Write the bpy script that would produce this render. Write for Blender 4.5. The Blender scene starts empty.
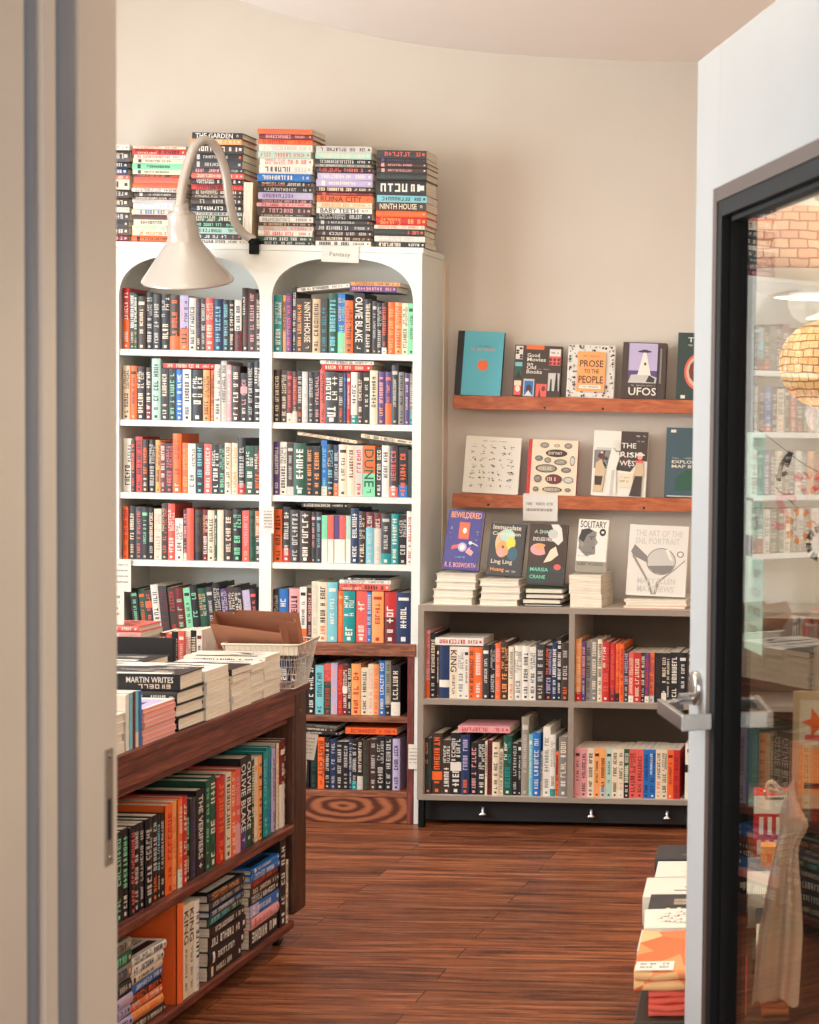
import bpy, bmesh, math, random
from mathutils import Matrix, Vector
rnd = random.Random(7)
C = bpy.context.scene.collection
S = bpy.context.scene
PI = math.pi

# ------------------------------------------------------------------ camera, light, exposure
cam_d = bpy.data.cameras.new('camera'); cam = bpy.data.objects.new('camera', cam_d); C.objects.link(cam)
S.camera = cam
cam_d.sensor_width = 36; cam_d.lens = 1760 / 1024 * 36
cam_d.shift_x = (409.5 - 950) / 1024
cam_d.clip_start = 0.05; cam_d.clip_end = 60
_p = math.atan(82 / 1760); _r = 0.021
cam.matrix_world = Matrix.Translation((0, 0, 1.5)) @ Matrix.Rotation(PI / 2 - _p, 4, 'X') @ Matrix.Rotation(_r, 4, 'Z')
cam_d.dof.use_dof = True; cam_d.dof.focus_distance = 5.6; cam_d.dof.aperture_fstop = 9.0

S.view_settings.view_transform = 'Standard'; S.view_settings.look = 'None'
S.view_settings.gamma = 1; S.view_settings.use_curve_mapping = False
S.view_settings.exposure = -0.1

w = bpy.data.worlds.new('world'); S.world = w; w.use_nodes = True
w.node_tree.nodes['Background'].inputs[0].default_value = (0.86, 0.93, 1.0, 1)
w.node_tree.nodes['Background'].inputs[1].default_value = 0.45

def area(name, loc, rot, sx, sy, power, col):
    d = bpy.data.lights.new(name, 'AREA'); d.shape = 'RECTANGLE'; d.size = sx; d.size_y = sy
    d.energy = power; d.color = col
    o = bpy.data.objects.new(name, d); o.location = loc; o.rotation_euler = rot; C.objects.link(o); return o
# daylight through the window in the side wall, unseen warm fills added under the ceiling, daylight of the street behind the doorway
area('daylight_window', (-4.27, 4.35, 1.75), (0, -PI / 2, 0), 1.7, 2.2, 135, (0.86, 0.94, 1.0))
area('street_daylight', (-0.3, -1.2, 1.7), (-PI / 2 + PI, 0, 0), 3.6, 2.6, 105, (1.0, 0.98, 0.96))
for _n, _l, _e in (('ceiling_fill', (-1.2, 4.5, 2.72), 16), ('ceiling_fill', (-2.5, 4.4, 3.05), 8), ('ceiling_fill', (0.7, 4.6, 2.72), 8), ('ceiling_fill', (-2.0, 3.1, 2.72), 6)):
    area(_n, _l, (0, 0, 0), 1.1, 1.1, _e, (1.0, 0.93, 0.83))

# ------------------------------------------------------------------ colour and materials
PAL = dict(K=(26, 25, 28), D=(52, 50, 52), B=(62, 44, 36), W=(228, 221, 208), C=(228, 210, 182), R=(193, 42, 38),
           r=(222, 92, 80), O=(238, 104, 42), o=(240, 158, 92), Y=(240, 205, 70), G=(24, 78, 58), g=(126, 205, 160),
           T=(14, 140, 140), t=(120, 190, 200), N=(26, 48, 88), U=(34, 108, 182), P=(88, 62, 118), p=(226, 156, 158),
           M=(112, 32, 38), S=(128, 122, 116), s=(196, 190, 182), L=(184, 170, 204), e=(150, 140, 124), w=(222, 214, 204), k=(206, 178, 140), z=(176, 206, 190))
CN = dict(K='black', D='charcoal', B='dark brown', W='white', C='cream', R='red', r='coral', O='orange', o='pale orange', Y='yellow',
          G='dark green', g='mint', T='teal', t='light blue', N='navy', U='blue', P='purple', p='pink', M='maroon', S='grey',
          s='light grey', L='lavender', e='taupe', w='off-white', k='tan', z='pale green')
def lin(c):
    return tuple(((v / 255) / 12.92 if v / 255 <= 0.04045 else ((v / 255 + 0.055) / 1.055) ** 2.4) for v in c[:3])
def col(c):
    if isinstance(c, str): c = PAL[c]
    return (*lin(c), 1.0)

def mat(name, c=None, rough=0.6, metal=0.0, emis=0.0, spec=0.5):
    m = bpy.data.materials.new(name); m.use_nodes = True
    b = m.node_tree.nodes['Principled BSDF']
    if c is not None: b.inputs['Base Color'].default_value = col(c)
    b.inputs['Roughness'].default_value = rough; b.inputs['Metallic'].default_value = metal
    b.inputs['Specular IOR Level'].default_value = spec
    if emis:
        b.inputs['Emission Color'].default_value = col(c); b.inputs['Emission Strength'].default_value = emis
    return m
def nodes(m): return m.node_tree.nodes, m.node_tree.links, m.node_tree.nodes['Principled BSDF']
def coords(m, scale):
    n, l, b = nodes(m)
    tc = n.new('ShaderNodeTexCoord'); mp = n.new('ShaderNodeMapping'); mp.inputs['Scale'].default_value = scale
    l.new(tc.outputs['Object'], mp.inputs['Vector']); return mp.outputs['Vector']
def ramp(m, fac, stops):
    n, l, b = nodes(m)
    r = n.new('ShaderNodeValToRGB'); e = r.color_ramp.elements
    while len(e) < len(stops): e.new(0.5)
    for i, (p, c) in enumerate(stops): e[i].position = p; e[i].color = col(c)
    l.new(fac, r.inputs[0]); return r.outputs[0]
def noise(m, vec, scale, detail=4, rough=0.55, dist=0.0):
    n, l, b = nodes(m); t = n.new('ShaderNodeTexNoise')
    t.inputs['Scale'].default_value = scale; t.inputs['Detail'].default_value = detail
    t.inputs['Roughness'].default_value = rough; t.inputs['Distortion'].default_value = dist
    l.new(vec, t.inputs['Vector']); return t.outputs['Fac']
def bump(m, fac, strength, dist=0.01):
    n, l, b = nodes(m); k = n.new('ShaderNodeBump'); k.inputs['Strength'].default_value = strength; k.inputs['Distance'].default_value = dist
    l.new(fac, k.inputs['Height']); l.new(k.outputs[0], b.inputs['Normal'])
def plaster(name, c, c2=None, rough=0.85):
    m = mat(name, c, rough); v = coords(m, (1, 1, 1)); f = noise(m, v, 2.0, 3)
    c2 = c2 or tuple(x - 5 for x in c)
    m.node_tree.links.new(ramp(m, f, [(0.35, c), (0.7, c2)]), nodes(m)[2].inputs['Base Color'])
    bump(m, noise(m, v, 180, 2), 0.05, 0.002); return m
def wood(name, stops, stretch, scale=14, rough=0.45, dist=1.5, wave=True):
    m = mat(name, None, rough); n, l, b = nodes(m); v = coords(m, stretch)
    f = noise(m, v, scale, 6, 0.62, dist)
    if wave:
        wv = n.new('ShaderNodeTexNoise'); wv.inputs['Scale'].default_value = scale * 4.5; wv.inputs['Detail'].default_value = 3
        wv.inputs['Distortion'].default_value = 0.6; l.new(v, wv.inputs['Vector'])
        mx = n.new('ShaderNodeMath'); mx.operation = 'MULTIPLY_ADD'; l.new(wv.outputs['Fac'], mx.inputs[0]); mx.inputs[1].default_value = 0.45
        sc = n.new('ShaderNodeMath'); sc.operation = 'MULTIPLY'; l.new(f, sc.inputs[0]); sc.inputs[1].default_value = 0.62
        l.new(sc.outputs[0], mx.inputs[2]); f = mx.outputs[0]
    l.new(ramp(m, f, stops), b.inputs['Base Color']); bump(m, f, 0.12, 0.002); return m

def print_mat(name, rough):
    m = mat(name, None, rough); n, l, b = nodes(m)
    a = n.new('ShaderNodeAttribute'); a.attribute_name = 'Col'; l.new(a.outputs['Color'], b.inputs['Base Color']); return m
M_COVER = print_mat('printed_cover', 0.42)
M_MATTE = print_mat('printed_paper', 0.8)
M_PAGE = mat('page_edges', None, 0.9)
_v = coords(M_PAGE, (1, 0.02, 0.02)); _f = noise(M_PAGE, _v, 420, 3, 0.7)
M_PAGE.node_tree.links.new(ramp(M_PAGE, _f, [(0.3, (190, 172, 150)), (0.5, (232, 218, 196)), (0.75, (244, 234, 218))]), nodes(M_PAGE)[2].inputs['Base Color'])
M_WALL = plaster('wall_paint', (212, 201, 188), (208, 196, 182))
M_CEIL = plaster('ceiling_paint', (250, 243, 232), (248, 240, 228))
M_WHITE = plaster('white_case_paint', (229, 229, 221), (225, 225, 216), 0.5)
M_JAMB = plaster('jamb_paint', (228, 210, 190), (223, 204, 183), 0.6)
M_DOOR = plaster('door_paint', (190, 195, 197), (184, 190, 192), 0.45)
M_SEAL = mat('grey_weather_seal', (132, 131, 134), 0.55)
M_BLACK = mat('black_painted_metal', (17, 17, 18), 0.6, spec=0.15)
M_BLACK2 = mat('black_metal_and_shade', (16, 16, 17), 0.6)
M_EDGE = mat('bronze_edge', (84, 68, 58), 0.5, 0.4)
M_STEEL = mat('brushed_steel', (184, 181, 176), 0.24, 0.95)
M_STRIKE = mat('worn_strike_plate', (158, 146, 132), 0.42, 0.8)
M_GREIGE = plaster('greige_laminate', (196, 182, 168), (190, 176, 162), 0.55)
M_EDGEBAND = plaster('case_front_edge', (150, 136, 122), (144, 130, 116), 0.5)
M_BACK = plaster('shaded_case_back', (122, 106, 90), (116, 100, 85), 0.8)  # shade inside the low case is put into this darker colour
M_ENAMEL = mat('lamp_enamel', (190, 180, 169), 0.2, 0.15)
M_WIRE = mat('wire', (212, 202, 188), 0.45, 0.3)
M_FLOOR = mat('wood_floor', None, 0.4, spec=0.35)
def _floor(m):
    n, l, b = nodes(m); v = coords(m, (1, 1, 1))
    br = n.new('ShaderNodeTexBrick'); br.offset = 0.37; br.inputs['Scale'].default_value = 1
    br.inputs['Brick Width'].default_value = 1.35; br.inputs['Row Height'].default_value = 0.095
    br.inputs['Mortar Size'].default_value = 0.0016; br.inputs['Mortar Smooth'].default_value = 0.2; br.inputs['Bias'].default_value = 0
    br.inputs['Color1'].default_value = (0, 0, 0, 1); br.inputs['Color2'].default_value = (1, 1, 1, 1); br.inputs['Mortar'].default_value = (0.5, 0.5, 0.5, 1)
    l.new(v, br.inputs['Vector'])
    ad = n.new('ShaderNodeVectorMath'); ad.operation = 'MULTIPLY_ADD'; ad.inputs[1].default_value = (3, 7, 0); l.new(br.outputs['Color'], ad.inputs[0]); l.new(v, ad.inputs[2])
    mp = n.new('ShaderNodeMapping'); mp.inputs['Scale'].default_value = (0.9, 13, 1); l.new(ad.outputs[0], mp.inputs['Vector'])
    f = noise(m, mp.outputs[0], 3.2, 7, 0.66, 0.8)
    c = ramp(m, f, [(0.3, (48, 24, 15)), (0.42, (108, 58, 35)), (0.54, (152, 88, 54)), (0.7, (190, 122, 80))])
    hs = n.new('ShaderNodeHueSaturation'); l.new(c, hs.inputs['Color']); mr = n.new('ShaderNodeMapRange'); mr.inputs[3].default_value = 0.72; mr.inputs[4].default_value = 1.12
    l.new(br.outputs['Color'], mr.inputs[0]); l.new(mr.outputs[0], hs.inputs['Value'])
    mx = n.new('ShaderNodeMixRGB'); l.new(br.outputs['Fac'], mx.inputs[0]); l.new(hs.outputs[0], mx.inputs[1]); mx.inputs[2].default_value = col((40, 16, 9))
    l.new(mx.outputs[0], b.inputs['Base Color']); bump(m, f, 0.15, 0.002)
_floor(M_FLOOR)
DARKW = [(0.3, (38, 15, 11)), (0.45, (78, 36, 27)), (0.56, (112, 56, 42)), (0.7, (150, 86, 64))]
M_TABLE_Y = wood('walnut_along_table', DARKW, (7, 0.45, 13), 5, 0.4, dist=0.8)
M_TABLE_Z = wood('walnut_upright', [(0.3, (36, 20, 12)), (0.5, (66, 38, 24)), (0.7, (98, 60, 38))], (3, 3, 0.3), 9, 0.45)
M_BASE_X = wood('brown_wood_along_case', [(0.3, (66, 32, 21)), (0.47, (112, 62, 42)), (0.6, (150, 92, 62)), (0.75, (178, 116, 82))], (0.4, 3, 3.4), 9, 0.5)
M_BASE_Z = wood('red_brown_upright', [(0.3, (70, 26, 24)), (0.5, (108, 46, 40)), (0.7, (140, 72, 60))], (3, 3, 0.35), 9, 0.5)
M_PLY = mat('figured_plywood', None, 0.5)
def _ply(m):
    n, l, b = nodes(m); tc = n.new('ShaderNodeTexCoord'); mp = n.new('ShaderNodeMapping'); mp.inputs['Scale'].default_value = (0.34, 1, 1.0); mp.inputs['Location'].default_value = (-0.103, 0, -0.062)
    l.new(tc.outputs['Object'], mp.inputs['Vector'])
    wv = n.new('ShaderNodeTexWave'); wv.wave_type = 'RINGS'; wv.rings_direction = 'Y'; wv.inputs['Scale'].default_value = 14; wv.inputs['Distortion'].default_value = 1.6
    wv.inputs['Detail'].default_value = 2; wv.inputs['Detail Scale'].default_value = 3; l.new(mp.outputs[0], wv.inputs['Vector'])
    l.new(ramp(m, wv.outputs['Fac'], [(0.1, (84, 36, 20)), (0.5, (136, 74, 44)), (0.9, (164, 98, 62))]), b.inputs['Base Color'])
_ply(M_PLY)
M_SHELFW = wood('orange_pine', [(0.3, (120, 52, 24)), (0.5, (168, 84, 44)), (0.7, (196, 112, 66))], (0.6, 3, 3), 7, 0.45)
M_KRAFT = plaster('kraft_paper', (178, 122, 94), (160, 106, 80), 0.8)
M_PAPER = plaster('card_paper', (240, 230, 212), (236, 226, 207), 0.9)
M_CORD = mat('pendant_cord', (214, 196, 178), 0.7)
M_TOTE = mat('natural_canvas', None, 0.95)
_v = coords(M_TOTE, (1, 1, 1)); M_TOTE.node_tree.links.new(ramp(M_TOTE, noise(M_TOTE, _v, 9, 4), [(0.35, (222, 184, 160)), (0.65, (236, 208, 180))]), nodes(M_TOTE)[2].inputs['Base Color'])
bump(M_TOTE, noise(M_TOTE, _v, 400, 2), 0.3, 0.001)
def wicker(name, a, bb, c):
    m = mat(name, None, 0.7); n, l, b = nodes(m); tc = n.new('ShaderNodeTexCoord')
    sp = n.new('ShaderNodeSeparateXYZ'); l.new(tc.outputs['Object'], sp.inputs[0])
    at = n.new('ShaderNodeMath'); at.operation = 'ARCTAN2'; l.new(sp.outputs[1], at.inputs[0]); l.new(sp.outputs[0], at.inputs[1])
    cb = n.new('ShaderNodeCombineXYZ'); sc_ = n.new('ShaderNodeMath'); sc_.operation = 'MULTIPLY'; sc_.inputs[1].default_value = 0.15; l.new(at.outputs[0], sc_.inputs[0]); l.new(sc_.outputs[0], cb.inputs[0]); l.new(sp.outputs[2], cb.inputs[1])
    br = n.new('ShaderNodeTexBrick'); br.inputs['Scale'].default_value = 1; br.inputs['Brick Width'].default_value = 0.036; br.inputs['Row Height'].default_value = 0.02
    br.inputs['Mortar Size'].default_value = 0.0022; br.inputs['Mortar Smooth'].default_value = 0.6
    br.inputs['Color1'].default_value = col(a); br.inputs['Color2'].default_value = col(bb); br.inputs['Mortar'].default_value = col(c)
    nz = n.new('ShaderNodeTexNoise'); nz.inputs['Scale'].default_value = 24; l.new(tc.outputs['Object'], nz.inputs['Vector'])
    va = n.new('ShaderNodeVectorMath'); va.operation = 'MULTIPLY_ADD'; va.inputs[1].default_value = (0.012, 0.012, 0); l.new(nz.outputs['Color'], va.inputs[0]); l.new(cb.outputs[0], va.inputs[2])
    l.new(va.outputs[0], br.inputs['Vector']); l.new(br.outputs['Color'], b.inputs['Base Color'])
    k = n.new('ShaderNodeBump'); k.invert = True; k.inputs['Strength'].default_value = 0.8; k.inputs['Distance'].default_value = 0.006
    l.new(br.outputs['Fac'], k.inputs['Height']); l.new(k.outputs[0], b.inputs['Normal'])
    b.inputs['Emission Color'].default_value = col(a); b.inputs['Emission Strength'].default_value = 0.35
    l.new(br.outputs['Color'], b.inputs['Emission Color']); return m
M_WICK1 = wicker('woven_wicker_red_tan', (222, 160, 126), (236, 188, 148), (186, 112, 84))
M_WICK2 = wicker('woven_wicker_gold', (236, 178, 112), (246, 200, 140), (150, 92, 44))
M_GLASS = bpy.data.materials.new('door_glass'); M_GLASS.use_nodes = True
def _glass(m):
    n, l = m.node_tree.nodes, m.node_tree.links; n.remove(n['Principled BSDF']); out = n['Material Output']
    tr = n.new('ShaderNodeBsdfTransparent'); tr.inputs[0].default_value = (0.95, 0.97, 0.95, 1)
    gl = n.new('ShaderNodeBsdfGlossy'); gl.inputs['Roughness'].default_value = 0.0
    ge = n.new('ShaderNodeNewGeometry'); dt = n.new('ShaderNodeVectorMath'); dt.operation = 'DOT_PRODUCT'; l.new(ge.outputs['Normal'], dt.inputs[0]); l.new(ge.outputs['Incoming'], dt.inputs[1])
    def M(op, a_, b_=None, clamp=False):
        k = n.new('ShaderNodeMath'); k.operation = op; k.use_clamp = clamp
        for i_, v_ in enumerate((a_, b_)):
            if v_ is None: continue
            if isinstance(v_, (int, float)): k.inputs[i_].default_value = v_
            else: l.new(v_, k.inputs[i_])
        return k.outputs[0]
    # Schlick reflectance of each face of the pane
    mt_ = M('ADD', M('MULTIPLY', M('POWER', M('SUBTRACT', 1.0, M('ABSOLUTE', dt.outputs['Value']), True), 5.0), 0.95), 0.05, True)
    mx = n.new('ShaderNodeMixShader'); l.new(mt_, mx.inputs[0]); l.new(tr.outputs[0], mx.inputs[1]); l.new(gl.outputs[0], mx.inputs[2]); l.new(mx.outputs[0], out.inputs[0])
_glass(M_GLASS)
M_ORANGE = mat('orange_patterned_cloth', None, 0.85)
def _orange(m):
    n, l, b = nodes(m); v = coords(m, (1, 1, 1)); vo = n.new('ShaderNodeTexVoronoi'); vo.inputs['Scale'].default_value = 13; l.new(v, vo.inputs['Vector'])
    sp = n.new('ShaderNodeSeparateColor'); l.new(vo.outputs['Color'], sp.inputs[0])
    c = ramp(m, sp.outputs[0], [(0.0, (232, 112, 62)), (0.3, (242, 150, 96)), (0.55, (246, 196, 138)), (0.72, (238, 128, 76)), (0.88, (250, 224, 190))])
    m.node_tree.nodes[-1].color_ramp.interpolation = 'CONSTANT'
    l.new(c, b.inputs['Base Color'])
_orange(M_ORANGE)

# ------------------------------------------------------------------ geometry helpers
def text_polys(s, cache={}):
    if s not in cache:
        cu = bpy.data.curves.new('t', 'FONT'); cu.body = s; cu.size = 1; cu.resolution_u = 2; cu.offset = 0.012
        o = bpy.data.objects.new('t', cu); C.objects.link(o)
        me = o.to_mesh(); vs = [tuple(v.co) for v in me.vertices]; fs = [tuple(p.vertices) for p in me.polygons]
        o.to_mesh_clear(); bpy.data.objects.remove(o); bpy.data.curves.remove(cu)
        x0 = min(v[0] for v in vs); x1 = max(v[0] for v in vs); y0 = min(v[1] for v in vs); y1 = max(v[1] for v in vs)
        cache[s] = ([((v[0] - x0) / (x1 - x0), (v[1] - y0) / (y1 - y0)) for v in vs], fs, (x1 - x0) / (y1 - y0))
    return cache[s]

class MB:
    def __init__(s): s.v = []; s.f = []; s.c = []; s.sm = []
    def face(s, pts, c='W', sm=False):
        i = len(s.v); s.v += [tuple(p) for p in pts]; s.f.append(tuple(range(i, i + len(pts)))); s.c.append(col(c)); s.sm.append(sm)
    def mesh(s, vs, fs, c='W', sm=False):
        i = len(s.v); s.v += [tuple(p) for p in vs]
        for f in fs: s.f.append(tuple(k + i for k in f)); s.c.append(col(c)); s.sm.append(sm)
    def box(s, x0, x1, y0, y1, z0, z1, c='W'):
        v = [(x0, y0, z0), (x1, y0, z0), (x1, y1, z0), (x0, y1, z0), (x0, y0, z1), (x1, y0, z1), (x1, y1, z1), (x0, y1, z1)]
        s.mesh(v, [(0, 3, 2, 1), (4, 5, 6, 7), (0, 1, 5, 4), (1, 2, 6, 5), (2, 3, 7, 6), (3, 0, 4, 7)], c)
    def prism(s, poly, a0, a1, axis='y', c='W', sm=False):
        def P(p, a): return (p[0], a, p[1]) if axis == 'y' else ((a, p[0], p[1]) if axis == 'x' else (p[0], p[1], a))
        n = len(poly); v = [P(p, a0) for p in poly] + [P(p, a1) for p in poly]
        s.mesh(v, [tuple(range(n))[::-1], tuple(range(n, 2 * n))], c)
        s.mesh(v, [(i, (i + 1) % n, n + (i + 1) % n, n + i) for i in range(n)], c, sm)
    def tube(s, pts, r, seg=8, c='W', closed=False):
        pts = [Vector(p) for p in pts]; n = len(pts); vs = []; up = None
        for i, p in enumerate(pts):
            a = pts[(i - 1) % n] if (closed or i > 0) else p; b = pts[(i + 1) % n] if (closed or i < n - 1) else p
            d = (b - a).normalized()
            if up is None: up = d.orthogonal().normalized()
            up = (up - d * up.dot(d)).normalized(); q = d.cross(up); rr = r[i] if isinstance(r, (list, tuple)) else r
            vs += [tuple(p + (up * math.cos(2 * PI * k / seg) + q * math.sin(2 * PI * k / seg)) * rr) for k in range(seg)]
        fs = [(i * seg + k, i * seg + (k + 1) % seg, ((i + 1) % n) * seg + (k + 1) % seg, ((i + 1) % n) * seg + k) for i in range(n if closed else n - 1) for k in range(seg)]
        s.mesh(vs, fs, c, True)
        if not closed: s.mesh(vs, [tuple(range(seg))[::-1], tuple(range((n - 1) * seg, n * seg))], c)
    def lathe(s, prof, seg=40, c='W', mtx=None):
        n = len(prof); vs = [(r * math.cos(2 * PI * k / seg), r * math.sin(2 * PI * k / seg), z) for r, z in prof for k in range(seg)]
        if mtx is not None: vs = [tuple(mtx @ Vector(v)) for v in vs]
        s.mesh(vs, [(i * seg + k, i * seg + (k + 1) % seg, (i + 1) * seg + (k + 1) % seg, (i + 1) * seg + k) for i in range(n - 1) for k in range(seg)], c, True)
    def text(s, t, place, c):   # place((u, v) in 0..1) -> point
        vs, fs, asp = text_polys(t); s.mesh([place(u, v) for u, v in vs], fs, c)
    def build(s, name, m, parent=None, weld=False, bevel=0):
        me = bpy.data.meshes.new(name); me.from_pydata(s.v, [], s.f)
        a = me.attributes.new('Col', 'FLOAT_COLOR', 'CORNER'); buf = []
        for f, c in zip(s.f, s.c): buf += list(c) * len(f)
        a.data.foreach_set('color', buf)
        me.polygons.foreach_set('use_smooth', s.sm); me.materials.append(m); me.update()
        if weld:
            bm = bmesh.new(); bm.from_mesh(me); bmesh.ops.remove_doubles(bm, verts=bm.verts, dist=1e-5); bm.to_mesh(me); bm.free()
        o = bpy.data.objects.new(name, me); C.objects.link(o)
        if parent is not None: o.parent = parent
        if bevel:
            b = o.modifiers.new('b', 'BEVEL'); b.width = bevel; b.segments = 2; b.limit_method = 'ANGLE'
        return o

def tag(o, label=None, cat=None, group=None, kind=None):
    for k, v in (('label', label), ('category', cat), ('group', group), ('kind', kind)):
        if v: o[k] = v
    return o
def empty(name, loc=(0, 0, 0), rz=0, **k):
    o = bpy.data.objects.new(name, None); C.objects.link(o); o.location = loc; o.rotation_euler = (0, 0, rz); o.empty_display_size = 0.05
    return tag(o, **k)
def bx(name, m, b, parent=None, bevel=0.0015, kind=None, label=None):
    q = MB(); q.box(*b); o = q.build(name, m, parent, bevel=bevel)
    if kind: o['kind'] = kind
    if label: o['label'] = label
    return o
def shade_spline(pts, n=6):   # Catmull-Rom
    P = [Vector(p) for p in pts]; P = [P[0] * 2 - P[1]] + P + [P[-1] * 2 - P[-2]]; out = []
    for i in range(1, len(P) - 2):
        for k in range(n):
            t = k / n; a, b, c, d = P[i - 1], P[i], P[i + 1], P[i + 2]
            out.append(0.5 * ((2 * b) + (c - a) * t + (2 * a - 5 * b + 4 * c - d) * t * t + (3 * b - a - 3 * c + d) * t ** 3))
    out.append(P[-2]); return out

# ------------------------------------------------------------------ books
STROKES = ['l', 'lt', 'lb', 'ltb', 'lr', 'lrm', 't', 'ltmb', 'lrt', 'lrb', 'm', 'lrtb']
def glyph(r, u0, u1, v0, v1, th):
    k = r.choice(STROKES); o = []
    if 'l' in k: o.append((u0, u0 + th, v0, v1))
    if 'r' in k: o.append((u1 - th, u1, v0, v1))
    if 't' in k: o.append((u0, u1, v1 - th, v1))
    if 'b' in k: o.append((u0, u1, v0, v0 + th))
    if 'm' in k: o.append((u0, u1, (v0 + v1) / 2 - th / 2, (v0 + v1) / 2 + th / 2))
    if k in ('t', 'm', 'l'): o.append(((u0 + u1) / 2 - th / 2, (u0 + u1) / 2 + th / 2, v0, v1))
    return o
def line_marks(r, a0, a1, b0, b1, pitch):
    """strokes of an illegible line of lettering running from a0 to a1, between b0 and b1 across"""
    o = []; x = a0; th = (b1 - b0) * 0.2
    while x + pitch * 0.8 < a1:
        if r.random() < 0.13: x += pitch; continue
        o += glyph(r, x, x + pitch * 0.74, b0, b1, th); x += pitch
    return o

def make_book(t, h, d, c, ink, r, hard=True, styles=(), loc=(0, 0, 0), rz=0.0, tilt=0.0, lie=False, flip=False,
              label='', group=None, name=None, cat='book', cover=None, spine=True, pitch=0.0):
    """a book standing at loc with its spine towards -Y (turned by rz), or lying with the spine along X"""
    b = 0.0024 if hard else 0.0008; q = MB(); H = t / 2
    ov = 0.003 if hard else 0.0
    bul = 0.0005 if any(x[0] == 'T' for x in styles) else (min(0.0035, t * 0.12) if hard else 0.0006)
    yb = lambda x: -bul * (1 - (x / H) ** 2)
    q.box(-H, -H + b, 0.0, d, 0, h, c); q.box(H - b, H, 0.0, d, 0, h, c)
    N = 6 if hard else 2
    xs = [-H + t * i / N for i in range(N + 1)]
    poly = [(x, yb(x)) for x in xs] + [(x, yb(x) + b + 0.0006) for x in reversed(xs)]
    q.prism(poly, 0, h, 'z', c)
    e = 0.0004
    def mk(x0, x1, z0, z1, cc, ee=e):
        k = max(1, int((x1 - x0) / t * N + 0.5))
        for i in range(k):
            a = x0 + (x1 - x0) * i / k; bb = x0 + (x1 - x0) * (i + 1) / k
            q.face([(a, yb(a) - ee, z0), (bb, yb(bb) - ee, z0), (bb, yb(bb) - ee, z1), (a, yb(a) - ee, z1)], cc)
    if spine:
        sty = dict((s[0], s[2:]) for s in styles)
        if 'b' in sty: f = float(sty['b'][1:] or 0.35); mk(-H, H, 0, h * f, sty['b'][0], e * 0.5)
        if 't' in sty: f = float(sty['t'][1:] or 0.35); mk(-H, H, h * (1 - f), h, sty['t'][0], e * 0.5)
        if 'm' in sty: f = float(sty['m'][1:] or 0.5); mk(-H, H, h * (f - 0.07), h * (f + 0.07), sty['m'][0], e * 0.5)
        W = t * 0.86
        if 'T' in sty:      # a real title, running down the spine
            ttl = sty['T'].replace('_', ' '); vs, fs, asp = text_polys(ttl); L = min(h * 0.74, W * asp * 1.0); L = max(L, min(h * 0.74, W * asp * 0.9))
            w2 = min(W * 0.9, L / asp * 1.35); z1 = h * 0.93
            if 'q' in sty: L = h * 0.50; z1 = h * 0.57; w2 = W * 0.42
            z0 = z1 - L
            sh = W * 0.2 if 'q' in sty else 0
            pts = [((v - 0.5) * w2 + sh, -bul - e, z1 - u * L) for u, v in vs]
            if 'q' in sty:
                for a0, a1, b0, b1 in line_marks(r, h * .1, h * .5, -W * .42, -W * .12, t * .34): mk(b0, b1, a0, a1, 'C')
            q.mesh(pts, fs, ink)
            for a0, a1, b0, b1 in line_marks(r, h * 0.08, max(h * 0.1, z0 - h * 0.04), -W * 0.2, W * 0.2, t * 0.35): mk(b0, b1, a0, a1, ink)
        elif 'x' not in sty:
            k = r.random(); ink2 = ink if r.random() < 0.75 else r.choice('WCOsok')
            big = 0.27 if t > 0.02 else 0.34
            hi = 1 - r.uniform(0.04, 0.09)
            if k < 0.6:
                sp = r.uniform(0.3, 0.42)
                for a0, a1, b0, b1 in line_marks(r, h * sp, h * hi, -t * big, t * big, t * r.uniform(0.34, 0.52)): mk(b0, b1, a0, a1, ink)
                for a0, a1, b0, b1 in line_marks(r, h * 0.12, h * (sp - 0.05), -t * 0.24, t * 0.24, t * 0.34): mk(b0, b1, a0, a1, ink2)
            elif k < 0.85:
                sp = r.uniform(0.45, 0.6)
                for a0, a1, b0, b1 in line_marks(r, h * sp, h * hi, 0.04 * t, t * 0.4, t * 0.36): mk(b0, b1, a0, a1, ink)
                for a0, a1, b0, b1 in line_marks(r, h * sp, h * hi, -t * 0.4, -0.04 * t, t * 0.36): mk(b0, b1, a0, a1, ink2)
                for a0, a1, b0, b1 in line_marks(r, h * 0.13, h * (sp - 0.04), -t * 0.3, t * 0.3, t * 0.42): mk(b0, b1, a0, a1, ink)
            else:
                for a0, a1, b0, b1 in line_marks(r, h * 0.3, h * 0.78, -t * 0.2, t * 0.2, t * 0.3): mk(b0, b1, a0, a1, ink)
                mk(-t * .35, t * .35, h * .84, h * .9, ink)
            mk(-t * 0.16, t * 0.16, h * 0.035, h * 0.035 + t * 0.3, ink2)
    if cover: cover(q, -H, d, h, e)
    o = q.build(name or ('hardcover_book' if hard else 'paperback_book'), M_COVER)
    pg = MB(); x0, x1 = -H + b, H - b; g = 0.0005
    pg.box(x0, x1, b + 0.0008, d - ov - g, ov + g, h - ov - g); pg.build('page_block', M_PAGE, o)
    m = Matrix.Rotation(rz, 4, 'Z')
    if lie:
        m = m @ Matrix.Rotation(tilt, 4, 'Y') @ Matrix.Translation((h / 2, 0, H)) @ Matrix.Rotation(-PI / 2, 4, 'Y')
    else:
        lift = H * abs(math.sin(tilt))
        m = m @ Matrix.Translation((0, 0, lift)) @ Matrix.Rotation(pitch, 4, 'X') @ Matrix.Rotation(tilt, 4, 'Y')
    if flip: m = m @ Matrix.Rotation(PI, 4, 'Z')
    o.matrix_world = Matrix.Translation(loc) @ m
    tag(o, label, cat, group); return o

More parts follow.
